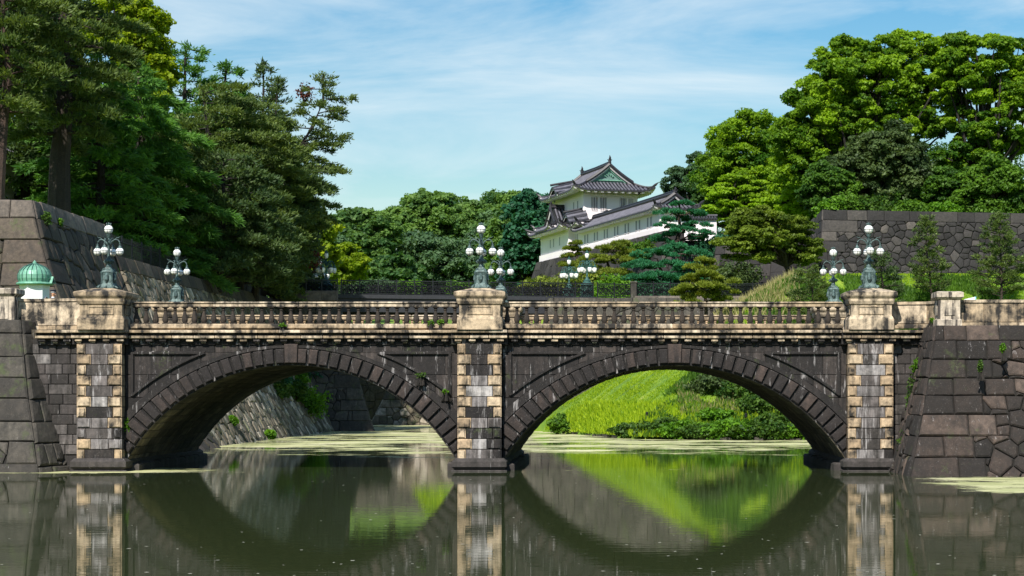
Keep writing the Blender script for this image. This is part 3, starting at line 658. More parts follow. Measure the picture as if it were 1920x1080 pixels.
# solid parapets and their end posts
def post(mb, x, y, z0, z1, w, rot=0):
    mb.lathe([(w+.06, z0), (w+.06, z0+.28), (w, z0+.32), (w, z1-.34), (w+.04, z1-.30), (w+.12, z1-.22), (w+.12, z1-.04), (w+.02, z1)], (x, y, 0), n=4, sq=1, t=.7)
    for (a0_, a1_, b0_, b1_) in ((-.2, .2, z0+.45, z1-.45),):
        mb.box(x+a0_, x+a1_, y-w-.03, y-w+.01, b0_, b1_, .01, .9); mb.box(x+w-.01, x+w+.03, y+a0_, y+a1_, b0_, b1_, .01, .9); mb.box(x-w-.03, x-w+.01, y+a0_, y+a1_, b0_, b1_, .01, .9)
def parapet(label, poly, z0, z1, posts):
    root = thing("stone_parapet", label, "parapet", (poly[0][0], poly[0][1], z0)); mb = MB(int(abs(poly[0][0])*7)); cp = MB(5)
    for (xa, ya), (xb, yb) in zip(poly, poly[1:]):
        a, b = Vector((xa, ya, 0)), Vector((xb, yb, 0)); L = (b-a).length; d = (b-a)/L; nn = Vector((d.y, -d.x, 0)); k = max(1, round(L/1.35))
        mb.mesh([a-nn*.12+Vector((0,0,z0)), b-nn*.12+Vector((0,0,z0)), b+nn*.12+Vector((0,0,z0)), a+nn*.12+Vector((0,0,z0)), a-nn*.12+Vector((0,0,z1)), b-nn*.12+Vector((0,0,z1)), b+nn*.12+Vector((0,0,z1)), a+nn*.12+Vector((0,0,z1))], [(0,3,2,1),(4,5,6,7),(0,1,5,4),(1,2,6,5),(2,3,7,6),(3,0,4,7)], 0)
        for i in range(k):
            p0, p1 = a+d*(L*i/k+.01), a+d*(L*(i+1)/k-.01)
            for sg in (1, -1):
                q = nn*.12*sg; P = [p0+q+Vector((0,0,z0+.2)), p1+q+Vector((0,0,z0+.2)), p1+q+Vector((0,0,z1-.12)), p0+q+Vector((0,0,z1-.12))]
                mb.stone(P if sg > 0 else P[::-1], nn*sg, .03, .015)
                P = [p0+q+Vector((0,0,z0)), p1+q+Vector((0,0,z0)), p1+q+Vector((0,0,z0+.18)), p0+q+Vector((0,0,z0+.18))]
                mb.stone(P if sg > 0 else P[::-1], nn*sg, .09, .02)
        V = [a-nn*.2-d*.05, b-nn*.2+d*.05, b+nn*.2+d*.05, a+nn*.2-d*.05]
        cp.mesh([v+Vector((0,0,z1-.11)) for v in V]+[v*1+Vector((0,0,z1)) for v in V], [(0,3,2,1),(4,5,6,7),(0,1,5,4),(1,2,6,5),(2,3,7,6),(3,0,4,7)])
    part(mb, "parapet_wall", M['cream'], root); part(cp, "coping", M['cream'], root)
    for x, y, w, zt in posts:
        pm = MB(9); post(pm, x, y, z0-.02, zt, w); part(pm, "end_post", M['postgrey'], root)
M['postgrey'] = stone_mat("end_post_stone", [(0,(.35,.30,.24)),(1,(.52,.46,.38))], st=(.42,.52), sscale=1.6, streak=.8, stain=(.05,.042,.038), bump=.3)
parapet("pale stone parapet left of the bridge, with a square post beside the booth", [(-50,77.7),(-24.6,77.7),(-23.3,77.9),(-21.5,77.5)], 5.61, 6.88, [(-24.55,77.6,.44,7.28)])
parapet("pale stone parapet leading off the bridge on the right past a capped grey post", [(10.7,77.3),(12.3,76.9),(12.85,75.4),(42,75.4)], 5.66, 6.72, [(12.75,75.2,.42,7.02)])
# ------------------------------------------------------------------ bronze lamps of the near bridge
def lobj(mb, name, mat, root, smooth=False):
    o = mb.build(name, mat, root, smooth=smooth); return o
def near_lamp(label, x, y, z, rz):
    r = thing("street_lamp", label, "street lamp", (x, y, z), rz, "bronze five-globe lamps on the near bridge")
    b = MB(1)       # scrolled square base
    b.lathe([(.30,0),(.31,.05),(.27,.10),(.25,.16),(.22,.22),(.20,.40),(.185,.55),(.20,.63),(.215,.68),(.19,.74),(.13,.80),(.105,.86)], n=4, sq=1, lob=0, t=.5)
    for k in range(4):
        an = math.pi/4+k*math.pi/2; c, s = math.cos(an), math.sin(an)
        P = lambda rr, zz: (rr*c, rr*s, zz)
        b.tube([P(.46,.03), P(.42,.10), P(.34,.14), P(.29,.24), P(.28,.42), P(.29,.56), P(.31,.66), P(.25,.76), P(.16,.82)], [.05,.055,.045,.04,.038,.045,.05,.04,.03], 6, .6)
        b.tube([P(.46,.03), P(.50,.07), P(.47,.13)], [.04,.035,.02], 6, .6)
        an = k*math.pi/2; c, s = math.cos(an), math.sin(an)
        b.tube([P(.19,.26), P(.235,.38), P(.225,.52), P(.19,.64)], [.05,.09,.08,.03], 8, .3)
        b.tube([P(.18,.12), P(.33,.07), P(.36,.02)], [.04,.04,.05], 6, .4)
    lobj(b, "lamp_base", M['verdigris'], r)
    p_ = MB(2)
    p_.lathe([(.105,.84),(.10,.92),(.085,.98),(.10,1.02),(.155,1.06),(.17,1.11),(.155,1.16),(.10,1.20),(.065,1.26),(.055,1.45),(.05,1.75),(.075,1.80),(.085,1.86),(.055,1.92),(.04,2.02),(.06,2.06),(.085,2.12),(.10,2.18),(.07,2.19)], n=12, t=.5)
    for k in range(6):
        an = k*math.pi/3; p_.tube([(.13*math.cos(an), .13*math.sin(an), 1.02), (.20*math.cos(an), .20*math.sin(an), 1.10), (.15*math.cos(an), .15*math.sin(an), 1.17)], [.02,.035,.02], 5)
    lobj(p_, "lamp_post", M['verdigris'], r)
    def globe(gx, gy, gz, rad, crown):
        g = MB(3); g.lathe([(rad*math.sin(math.pi*i/14)+.001, -rad*math.cos(math.pi*i/14)) for i in range(15)], (0,0,0), n=20, t=.5); g.o = Vector((0,0,0))
        o = g.build("globe", M['globe'], r, True); o.location = (gx, gy, gz)
        c_ = MB(4); rr = rad+.004       # bronze bands and cap
        for pl in range(3):
            P = []
            for i in range(25):
                a = 2*math.pi*i/24; P.append((rr*math.cos(a), rr*math.sin(a), 0) if pl == 0 else ((rr*math.cos(a), 0, rr*math.sin(a)) if pl == 1 else (0, rr*math.cos(a), rr*math.sin(a))))
            c_.tube(P, .009, 4, .2, caps=False)
        if crown:
            c_.lathe([(.07,rad-.02),(.085,rad+.01),(.06,rad+.03),(.03,rad+.05),(.04,rad+.07),(.01,rad+.11)], n=10, t=.3)
            for i in range(6): a = i*math.pi/3; c_.tube([(.06*math.cos(a), .06*math.sin(a), rad+.0), (.10*math.cos(a), .10*math.sin(a), rad+.05), (.085*math.cos(a), .085*math.sin(a), rad+.09)], [.018,.018,.006], 5, .3)
        else:
            c_.lathe([(.10,rad-.045),(.09,rad+.0),(.05,rad+.06),(.035,rad+.11),(.05,rad+.13),(.02,rad+.16)], n=10, t=.3)
            c_.lathe([(.02,-rad-.03),(.03,-rad-.01),(.02,-rad+.01)], n=8, t=.3)
        lobj(c_, "globe_fitting", M['verdigris'], o)
    for k in range(4):
        an = k*math.pi/2; c, s = math.cos(an), math.sin(an); P = lambda rr, zz: (rr*c, rr*s, zz)
        a = MB(6)
        a.tube([P(.05,1.78), P(.14,1.90), P(.26,1.97), P(.37,1.96), P(.44,1.88), P(.46,1.78), P(.46,1.68)], [.03,.028,.026,.024,.024,.022,.022], 6, .6)
        a.tube([P(.26,1.97), P(.34,2.04), P(.42,2.05), P(.48,2.10)], [.018,.016,.014,.006], 5, .6)
        a.tube([P(.06,1.92), P(.12,2.02), P(.20,2.02)], [.02,.016,.008], 5, .6)
        lobj(a, "lamp_arm", M['verdigris'], r)
        globe(.46*c, .46*s, 1.49, .155, False)
    globe(0, 0, 2.37, .175, True)
    return r
lampdef = [("five-globe bronze lamp on the left front pedestal of the near bridge", 199, 20), ("five-globe bronze lamp on the middle front pedestal of the near bridge", 902, 6), ("five-globe bronze lamp on the right front pedestal of the near bridge", 1629, -7)]
L0 = None; lbl_back = ["smaller five-globe lamp right of the left front lamp", "smaller five-globe lamp just right of the middle front lamp", "smaller five-globe lamp left of the right front lamp"]
for i, (xc, Yc) in enumerate(PED):
    lab = lampdef[i][0] if i < 3 else lbl_back[i-3]; rz = math.radians([-6, -3, 0, -4, -3, -1][i])
    if L0 is None: L0 = near_lamp(lab, xc+.09, Yc, bz_(541)-.02, rz)
    else:
        c = copy_tree(L0); c.location = (xc + (-.10 if i == 3 else 0), Yc, bz_(541)-.02); c.rotation_euler = (0, 0, rz); c["label"] = lab

# ------------------------------------------------------------------ guard booth with a green dome
def booth():
    Y = 91.5; c = W(65, 600, Y); r = thing("guard_booth", "small white guard booth with a ribbed green copper dome", "booth", (c.x, Y, 5.98), math.radians(-12)); r.scale = (.78, .78, .93)
    R = .86; b = MB(1); n = 6; top = 2.42
    b.lathe([(R+.05,0),(R+.05,.25),(R,.27),(R,top-.18),(R+.03,top-.16),(R+.03,top)], n=6, t=.5); lobj(b, "booth_wall", M['white'], r)
    d = MB(2)
    d.lathe([(R+.20,top-.02),(R+.24,top+.03),(R+.20,top+.08),(R+.06,top+.13),(R+.12,top+.30),(R+.12,top+.50),(R+.02,top+.70),(R-.22,top+.88),(R-.50,top+.99),(.16,top+1.05),(.14,top+1.08)], n=24, t=.6)
    dm = lobj(d, "dome", M['copper'], r, False)
    rb = MB(3)
    for k in range(20):
        a = 2*math.pi*k/20; rb.tube([(q*math.cos(a), q*math.sin(a), top+z_) for q, z_ in ((R+.08,.14),(R+.145,.30),(R+.145,.50),(R+.04,.715),(R-.20,.90),(R-.48,1.005),(.16,1.07))], .018, 5, .2)
    lobj(rb, "dome_rib", M['verdigris2'], dm); 
    f = MB(4); f.lathe([(.22,top+1.0),(.18,top+1.07),(.11,top+1.11),(.11,top+1.15),(.04,top+1.20),(.02,top+1.24)], n=12, t=.4); lobj(f, "finial", M['copper'], dm)
    for k in range(6):
        a = math.pi*2*k/6 + 0; # face centres
        a = 2*math.pi*(k)/6 + math.pi/3*0
        an = 2*math.pi*(k+1)/6
        cx, cy = math.cos(an), math.sin(an); ap = R*math.cos(math.pi/6)
        if k in (0, 1, 2): continue
        w = MB(5); tx, ty = -cy, cx
        def Q(u, zz, e): return (cx*(ap+e)+tx*u, cy*(ap+e)+ty*u, zz)
        big = (k == 5); hw, z0, z1 = (.24, .9, 1.55) if big else (.13, .95, 1.42)
        P = [Q(-hw, z0, .01), Q(hw, z0, .01), Q(hw, z1, .01)]+[Q(hw*math.cos(q*math.pi/8), z1+hw*math.sin(q*math.pi/8), .01) for q in range(1, 8)]+[Q(-hw, z1, .01)]
        w.face(P, .2); wo = lobj(w, "window", M['darkgap'], r)
        fr = MB(6); fr.tube([Vector(q)+Vector((cx,cy,0))*.02 for q in P+[P[0]]], .022, 4, .5); lobj(fr, "window_frame", M['plaster_grey'], wo)
    g = MB(7)     # little dormer with a dark face on the dome's right shoulder
    g.mesh([(R-.1,-.05,top+.05),(R+.32,-.10,top+.05),(R+.32,.42,top+.05),(R-.1,.42,top+.05),(R+.30,.16,top+.40),(R-.15,.16,top+.46)], [(0,1,4,5),(2,3,5,4),(1,2,4),(0,3,2,1)], .5)
    lobj(g, "dome_dormer", M['copper'], dm)
    g = MB(8); g.mesh([(R+.325,.0,top+.09),(R+.325,.33,top+.09),(R+.31,.165,top+.33)], [(0,1,2)], .5); lobj(g, "dormer_vent", M['darkgap'], dm)
booth()

# ------------------------------------------------------------------ the guard standing beside the booth
def guard():
    Y = 89.0; c = W(99, 600, Y); z0 = 6.02
    bm = bpy.data.meshes.new("body"); 
    V = [(0,0,.95),(0,0,1.15),(0,.01,1.36),(0,.01,1.47),(.02,0,1.54),(.03,0,1.63),(.02,0,1.72),
         (0,.17,1.40),(.02,.22,1.12),(.06,.21,.88),(.08,.20,.80),(0,-.17,1.40),(.02,-.22,1.12),(.06,-.21,.88),(.08,-.20,.80),
         (0,.09,.90),(.02,.10,.50),(0,.10,.09),(.13,.11,.04),(0,-.09,.90),(.02,-.10,.50),(0,-.10,.09),(.13,-.11,.04)]
    E = [(0,1),(1,2),(2,3),(3,4),(4,5),(5,6),(2,7),(7,8),(8,9),(9,10),(2,11),(11,12),(12,13),(13,14),(0,15),(15,16),(16,17),(17,18),(0,19),(19,20),(20,21),(21,22)]
    Rr = [.15,.135,.15,.07,.062,.088,.075,.065,.05,.035,.028,.065,.05,.035,.028,.09,.06,.045,.035,.09,.06,.045,.035]
    bm.from_pydata([Vector(v) for v in V], E, []); o = bpy.data.objects.new("person", bm); link(o)
    md = o.modifiers.new("skin", 'SKIN')
    if not bm.skin_vertices: 
        import bmesh; b2 = bmesh.new(); b2.from_mesh(bm); b2.verts.layers.skin.verify(); b2.to_mesh(bm); b2.free()
    sv = bm.skin_vertices[0].data
    for i, q in enumerate(Rr): sv[i].radius = (q, q); sv[i].use_root = (i == 0)
    o.modifiers.new("sub", 'SUBSURF').levels = 2; o.modifiers["sub"].render_levels = 2
    m, n, l, p = newmat("guard_body"); g = n.new("ShaderNodeTexCoord"); s = n.new("ShaderNodeSeparateXYZ"); l.new(g.outputs["Object"], s.inputs[0])
    mr = n.new("ShaderNodeMath"); mr.operation = 'GREATER_THAN'; mr.inputs[1].default_value = 1.50; l.new(s.outputs[2], mr.inputs[0])
    mh = n.new("ShaderNodeMath"); mh.operation = 'LESS_THAN'; mh.inputs[1].default_value = .84; l.new(s.outputs[2], mh.inputs[0])
    yy = n.new("ShaderNodeMath"); yy.operation = 'ABSOLUTE'; l.new(s.outputs[1], yy.inputs[0]); y2 = n.new("ShaderNodeMath"); y2.operation = 'GREATER_THAN'; y2.inputs[1].default_value = .17; l.new(yy.outputs[0], y2.inputs[0])
    m3 = n.new("ShaderNodeMath"); m3.operation = 'MULTIPLY'; l.new(mh.outputs[0], m3.inputs[0]); l.new(y2.outputs[0], m3.inputs[1])
    m4 = n.new("ShaderNodeMath"); m4.operation = 'MAXIMUM'; l.new(mr.outputs[0], m4.inputs[0]); l.new(m3.outputs[0], m4.inputs[1])
    c_ = mixc(n, l, m4.outputs[0], (.02,.025,.06), (.52,.26,.16)); l.new(c_, p.inputs["Base Color"]); p.inputs["Roughness"].default_value = .7
    bm.materials.append(m)
    o.location = (c.x, Y, z0); tag(o, "guard in dark peaked cap and navy uniform beside the booth, seen above the parapet", "person")
    h = MB(1); h.lathe([(.095,1.70),(.10,1.735),(.105,1.74),(.15,1.80),(.145,1.825),(.02,1.835)], (.02,0,0), n=16, t=.5)
    h.mesh([(.10,-.08,1.715),(.20,-.05,1.70),(.20,.05,1.70),(.10,.08,1.715)], [(0,1,2,3)]); lobj(h, "cap", M['uniform'], o)
    h = MB(2); h.lathe([(.101,1.712),(.104,1.735)], (.02,0,0), n=16, t=.5); lobj(h, "cap_band", M['white'], o)
    f = MB(3); f.tube([(.115,0,1.64),(.145,0,1.60),(.115,0,1.595)], [.012,.018,.012], 6)
    for s_ in (-1, 1): f.tube([(.03, s_*.082, 1.60), (.03, s_*.10, 1.63), (.03, s_*.082, 1.66)], [.012,.02,.01], 6)
    lobj(f, "nose_and_ears", M['skin'], o)
    e = MB(4)
    for s_ in (-1, 1): e.box(.105, .118, s_*.035-.012, s_*.035+.012, 1.650, 1.662)
    e.box(.105, .117, -.022, .022, 1.563, 1.570); lobj(e, "eyes_and_mouth", M['bark_dark'], o)
    t = MB(5); t.lathe([(.075,1.46),(.07,1.50),(.066,1.51)], (.01,0,0), n=12); lobj(t, "collar", M['white'], o)
guard()
# small pale thing just above the right parapet
Y = 84; c = W(1817, 561, Y)
r = thing("sign_panel", "little tilted white panel with a pale blue edge peeping over the right parapet", "sign", (c.x, Y, 5.65))
q = MB(1); q.box(-.03, .03, -.03, .03, 0, 1.35); lobj(q, "sign_post", M['plaster_grey'], r)
q = MB(2); q.mesh([(-.45,-.03,1.30),(.25,-.03,1.30),(.25,.03,1.30),(-.45,.03,1.30),(-.2,-.03,1.52),(.25,-.03,1.62),(.25,.03,1.62),(-.2,.03,1.52)], [(0,3,2,1),(4,5,6,7),(0,1,5,4),(1,2,6,5),(2,3,7,6),(3,0,4,7)]); lobj(q, "panel", M['white'], r)
q = MB(3); q.box(.251, .30, -.035, .035, 1.28, 1.63); lobj(q, "panel_edge", M['blue'], r)

# ------------------------------------------------------------------ iron bridge beyond, with its railings and lamps
def railing_parts(parent, A, B, zb, h=1.22, step=1.55, post_h=.1):
    A, B = Vector((A[0], A[1], 0)), Vector((B[0], B[1], 0)); L = (B-A).length; d = (B-A)/L; n = max(1, round(L/step)); s = L/n; ang = math.atan2(d.y, d.x)
    rt = parent
    pw = Vector(parent.location) if parent.parent is None else Vector(parent.location)+Vector(parent.parent.location)
    rl = MB(1); rl.box(0, L, -.05, .05, h-.09, h, 0); rl.box(0, L, -.05, .05, .06, .12, 0); rl.box(0, L, -.03, .03, h-.20, h-.17, 0); rl.box(0, L, -.03, .03, .22, .25, 0)
    o = rl.build("rail", M['iron'], parent); o.location = Vector((A.x, A.y, zb))-pw; o.rotation_euler = (0, 0, ang)
    global PANEL, FPOST
    if 'PANEL' not in globals():
        pn = MB(2)
        for k in range(3):
            cx = (k+.5)*step/3-step/2; 
            for rad, cz in ((.20, .58), (.10, .58), (.09, .90), (.09, .32)):
                pn.tube([(cx+rad*math.cos(a*math.pi/6), 0, cz+rad*1.15*math.sin(a*math.pi/6)) for a in range(13)], .036, 4, .5, caps=False)
            for sx in (-1, 1):
                pn.tube([(cx+sx*.25, 0, .24), (cx+sx*.12, 0, .38), (cx+sx*.22, 0, .58), (cx+sx*.12, 0, .78), (cx+sx*.25, 0, 1.0)], .032, 4, .5)
            pn.tube([(cx-.25, 0, .12), (cx-.25, 0, 1.05)], .024, 4, .5)
        PANEL = pn.build("panel", M['iron']); FPOST = None
        po = MB(3); po.box(-.05, .05, -.05, .05, 0, h+.02); po.lathe([(.03,h+.02),(.06,h+.07),(.03,h+.12),(.01,h+.14)], n=8); FPOST = po.build("post", M['iron'])
        globals()['PM'], globals()['FM'] = PANEL.data, FPOST.data; bpy.data.objects.remove(PANEL); bpy.data.objects.remove(FPOST)
    for i in range(n+1):
        p_ = A+d*(s*i); o = link(bpy.data.objects.new("post", FM)); o.parent = parent; o.location = Vector((p_.x, p_.y, zb))-pw; o.rotation_euler = (0,0,ang)
        if i < n:
            p_ = A+d*(s*(i+.5)); o = link(bpy.data.objects.new("panel", PM)); o.parent = parent; o.location = Vector((p_.x, p_.y, zb))-pw; o.rotation_euler = (0,0,ang); o.scale = (s/step, 1, 1)
ib0, ib1 = W(545, 567, 163), W(1183, 567, 169.3); zdk = 11.55
ib = thing("iron_bridge", "dark iron bridge crossing high behind the near stone bridge", "bridge", (-24.0, 163.6, 0))
dirb = (Vector((ib1.x, ib1.y, 0))-Vector((ib0.x, ib0.y, 0))).normalized(); nrm = Vector((-dirb.y, dirb.x, 0))
def along(px, Y0=163.0):   # point of the near railing line under pixel column px
    k = (px-PX0)/F; t = (k*ib0.y-ib0.x)/(dirb.x-k*dirb.y); return ib0+dirb*t
pL, pR = along(640), along(1112)
def bprism(P, z0, z1, name, mat, parent):
    q = MB(1); k = len(P); q.mesh([(p_.x, p_.y, z0) for p_ in P]+[(p_.x, p_.y, z1) for p_ in P], [tuple(range(k))[::-1], tuple(range(k, 2*k))]+[(i, (i+1)%k, k+(i+1)%k, k+i) for i in range(k)], .5)
    root = parent; ob = q.build(name, mat, parent); ob.location = -Vector(root.location); return ob
e0, e1 = pL-dirb*.3, pR+dirb*.3
M['girder'] = plain("dark_girder_paint", (.030,.032,.040), .6, .2, .3)
bprism([e0-nrm*.2, e1-nrm*.2, e1+nrm*8.4, e0+nrm*8.4], zdk-.35, zdk-.02, "deck", M['girder'], ib)
M['girder'] = plain("dark_girder_paint", (.030,.032,.040), .6, .2, .3)
bprism([e0-nrm*.05, e1-nrm*.05, e1+nrm*.25, e0+nrm*.25], zdk-1.5, zdk-.352, "girder", M['girder'], ib)
bprism([e0+nrm*8.0, e1+nrm*8.0, e1+nrm*8.3, e0+nrm*8.3], zdk-1.5, zdk-.352, "girder", M['girder'], ib)
ra = thing("tmp", "x", "x"); bpy.data.objects.remove(ra)
def sub_empty(name, parent, loc):
    o = link(bpy.data.objects.new(name, None)); o.parent = parent; o.location = Vector(loc)-Vector(parent.location); return o
r1 = sub_empty("railing", ib, (pL.x, pL.y, zdk)); railing_parts(r1, pL.xy, pR.xy, zdk-.02)
r2 = sub_empty("railing", ib, (pL.x, pL.y+8, zdk)); railing_parts(r2, (pL+nrm*8.2).xy, (pR+nrm*8.2).xy, zdk-.02)
def fence(label, A, B, zb, h=1.22, **k):
    r = thing("iron_fence", label, "fence", (A[0], A[1], zb)); railing_parts(r, A, B, zb, h, **k); return r
fA = along(545); fence("short run of black ornamental fence left of the far iron bridge lamps", fA.xy, (pL-dirb*.35).xy, zdk-.02)
fB = pR+dirb*.4; fC = W(1183, 560, 169.3); fence("black ornamental fence between the far right lamps and the stone gate post", fB.xy, (fC.x, fC.y), zdk-.05)
fD = W(1442, 560, 170.5); fD0 = W(1194, 560, 169.5); fence("black ornamental fence running behind the rounded pine toward the grassy slope", (fD0.x, fD0.y), (fD.x, fD.y), zdk+.05)
gp = MB(1); q = W(1188, 560, 169.4); gp.box(-.25, .25, -.25, .25, 0, 1.35, .04); gp.box(-.32,.32,-.32,.32,1.351,1.47,.03)
o = gp.build("gate_post", M['abutl']); o.location = (q.x, q.y, zdk-.1); tag(o, "dark square gate post between two runs of the far black fence", "post")
kb = MB(1); a_, b_ = W(1190, 567, 168.6), W(1452, 567, 169.6); kb.o = a_
for i in range(6): kb.box(a_.x+(b_.x-a_.x)*i/6+.01, a_.x+(b_.x-a_.x)*(i+1)/6-.01, a_.y-.2, a_.y+.3, 10.9, 11.62, .03)
o = kb.build("stone_kerb", M['capgrey']); o.location = a_; tag(o, "low pale stone kerb under the black fence behind the near balustrade", "kerb")
kb = MB(1); a_, b_ = along(545), along(638); kb.o = a_.copy()
for i in range(3): kb.box(a_.x+(b_.x-a_.x)*i/3+.01, a_.x+(b_.x-a_.x)*(i+1)/3-.01, a_.y-.65, a_.y-.35, 10.9, 11.75, .03)
o = kb.build("stone_kerb", M['capgrey']); o.location = a_; tag(o, "low pale stone kerb in front of the far left lamps", "kerb")

def far_lamp(label, x, y, z, s=1, rz=0):
    r = thing("street_lamp", label, "street lamp", (x, y, z), rz, "green bronze tulip lamps of the iron bridge")
    b = MB(1); b.lathe([(.62,0),(.62,.15),(.50,.22),(.46,.55),(.42,1.0),(.50,1.12),(.58,1.20),(.52,1.30),(.36,1.42),(.30,1.50),(.34,1.55),(.20,1.68),(.13,1.85)], n=16, t=.5)
    for k in range(8):
        a = k*math.pi/4; b.tube([(.50*math.cos(a), .50*math.sin(a), .2), (.56*math.cos(a), .56*math.sin(a), .6), (.50*math.cos(a), .50*math.sin(a), 1.05)], [.07,.05,.07], 5)
    lobj(b, "lamp_base", M['verdigris2'], r)
    p_ = MB(2); p_.lathe([(.12,1.8),(.09,1.95),(.10,2.1),(.07,2.2),(.06,2.8),(.10,2.9),(.16,3.0),(.10,3.1),(.07,3.3),(.10,3.38),(.16,3.42)], n=10, t=.5); lobj(p_, "lamp_post", M['verdigris2'], r)
    def tulip(x_, y_, zt):
        g = MB(3); g.lathe([(.001,-.30),(.09,-.29),(.15,-.22),(.185,-.08),(.19,.05),(.16,.18),(.001,.19)], n=16, t=.5); o = g.build("lantern", M['globe'], r, True); o.location = (x_, y_, zt)
        c = MB(4); c.lathe([(.20,.15),(.205,.19),(.12,.24),(.13,.29),(.05,.36),(.05,.42),(.01,.46)], n=10, t=.3); c.lathe([(.03,-.36),(.09,-.32),(.09,-.28)], n=8, t=.2); lobj(c, "lantern_cap", M['verdigris2'], o)
    for k in range(6):
        an = k*math.pi/3; c, s_ = math.cos(an), math.sin(an); P = lambda rr, zz: (rr*c, rr*s_, zz); a = MB(5)
        a.tube([P(.05,3.0), P(.2,3.22), P(.42,3.30), P(.62,3.18), P(.68,3.02), P(.68,2.92)], [.045,.04,.04,.035,.03,.03], 6, .5)
        a.tube([P(.2,3.22), P(.3,3.02), P(.42,3.05), P(.38,3.16)], [.03,.025,.025,.02], 5, .5); a.tube([P(.08,2.7), P(.28,2.78), P(.45,2.95), P(.6,3.1)], .022, 5, .5)
        lobj(a, "lamp_arm", M['verdigris2'], r); tulip(.68*c, .68*s_, 2.55)
    tulip(0, 0, 3.80)
    return r
q1 = along(613)+nrm*1.0
FL = far_lamp("green tulip-lantern lamp at the near left corner of the iron bridge", q1.x, q1.y-.0, 11.1, rz=.25)
for px, back, lab in ((1105, 0, "larger green tulip-lantern lamp at the right end of the iron bridge"), (1105, 8.3, "green tulip-lantern lamp behind and left of the larger one, right bridge end"), (613, 8.3, "green tulip-lantern lamp mostly hidden behind the near left one on the iron bridge")):
    c = copy_tree(FL); q = along(px)+nrm*(back+1.0); 
    if back: q = q - dirb*0.0
    c.location = (q.x, q.y, 11.1+(0 if px < 900 else .35)); c.rotation_euler = (0, 0, .9 if px > 1000 else .1); c["label"] = lab

# spiked fences on top of the left rampart
def picket(label, A, B, zb, h=1.5):
    r = thing("iron_fence", label, "fence", (A[0], A[1], zb)); a, b = Vector((*A, 0)), Vector((*B, 0)); L = (b-a).length; d = (b-a)/L
    f = MB(1); n = int(L/.22)
    for i in range(n): p_ = d*(L*i/n); f.tube([(p_.x, p_.y, 0), (p_.x, p_.y, h-.1), (p_.x, p_.y, h)], [.016,.016,.003], 4, .5)
    f.build("bars", M['iron'], r)
    for z_ in (.18, h-.32):
        f = MB(2); f.tube([(0,0,z_), (d.x*L, d.y*L, z_)], .028, 4, .5); f.build("rail", M['iron'], r)
    for i in range(int(L/2.4)+1): 
        p_ = d*min(L, 2.4*i); f = MB(3); f.tube([(0,0,0), (0,0,h+.08)], .05, 6, .5); o = f.build("post", M['iron'], r); o.location = p_
picket("tall black picket fence on the lower left rampart, half hidden by cedar boughs", (-29.8, 111.2), (-29.8, 135), 10.98)
picket("tall black picket fence farther along the left rampart under the pines", (-29.8, 135.6), (-29.8, 161), 10.98)

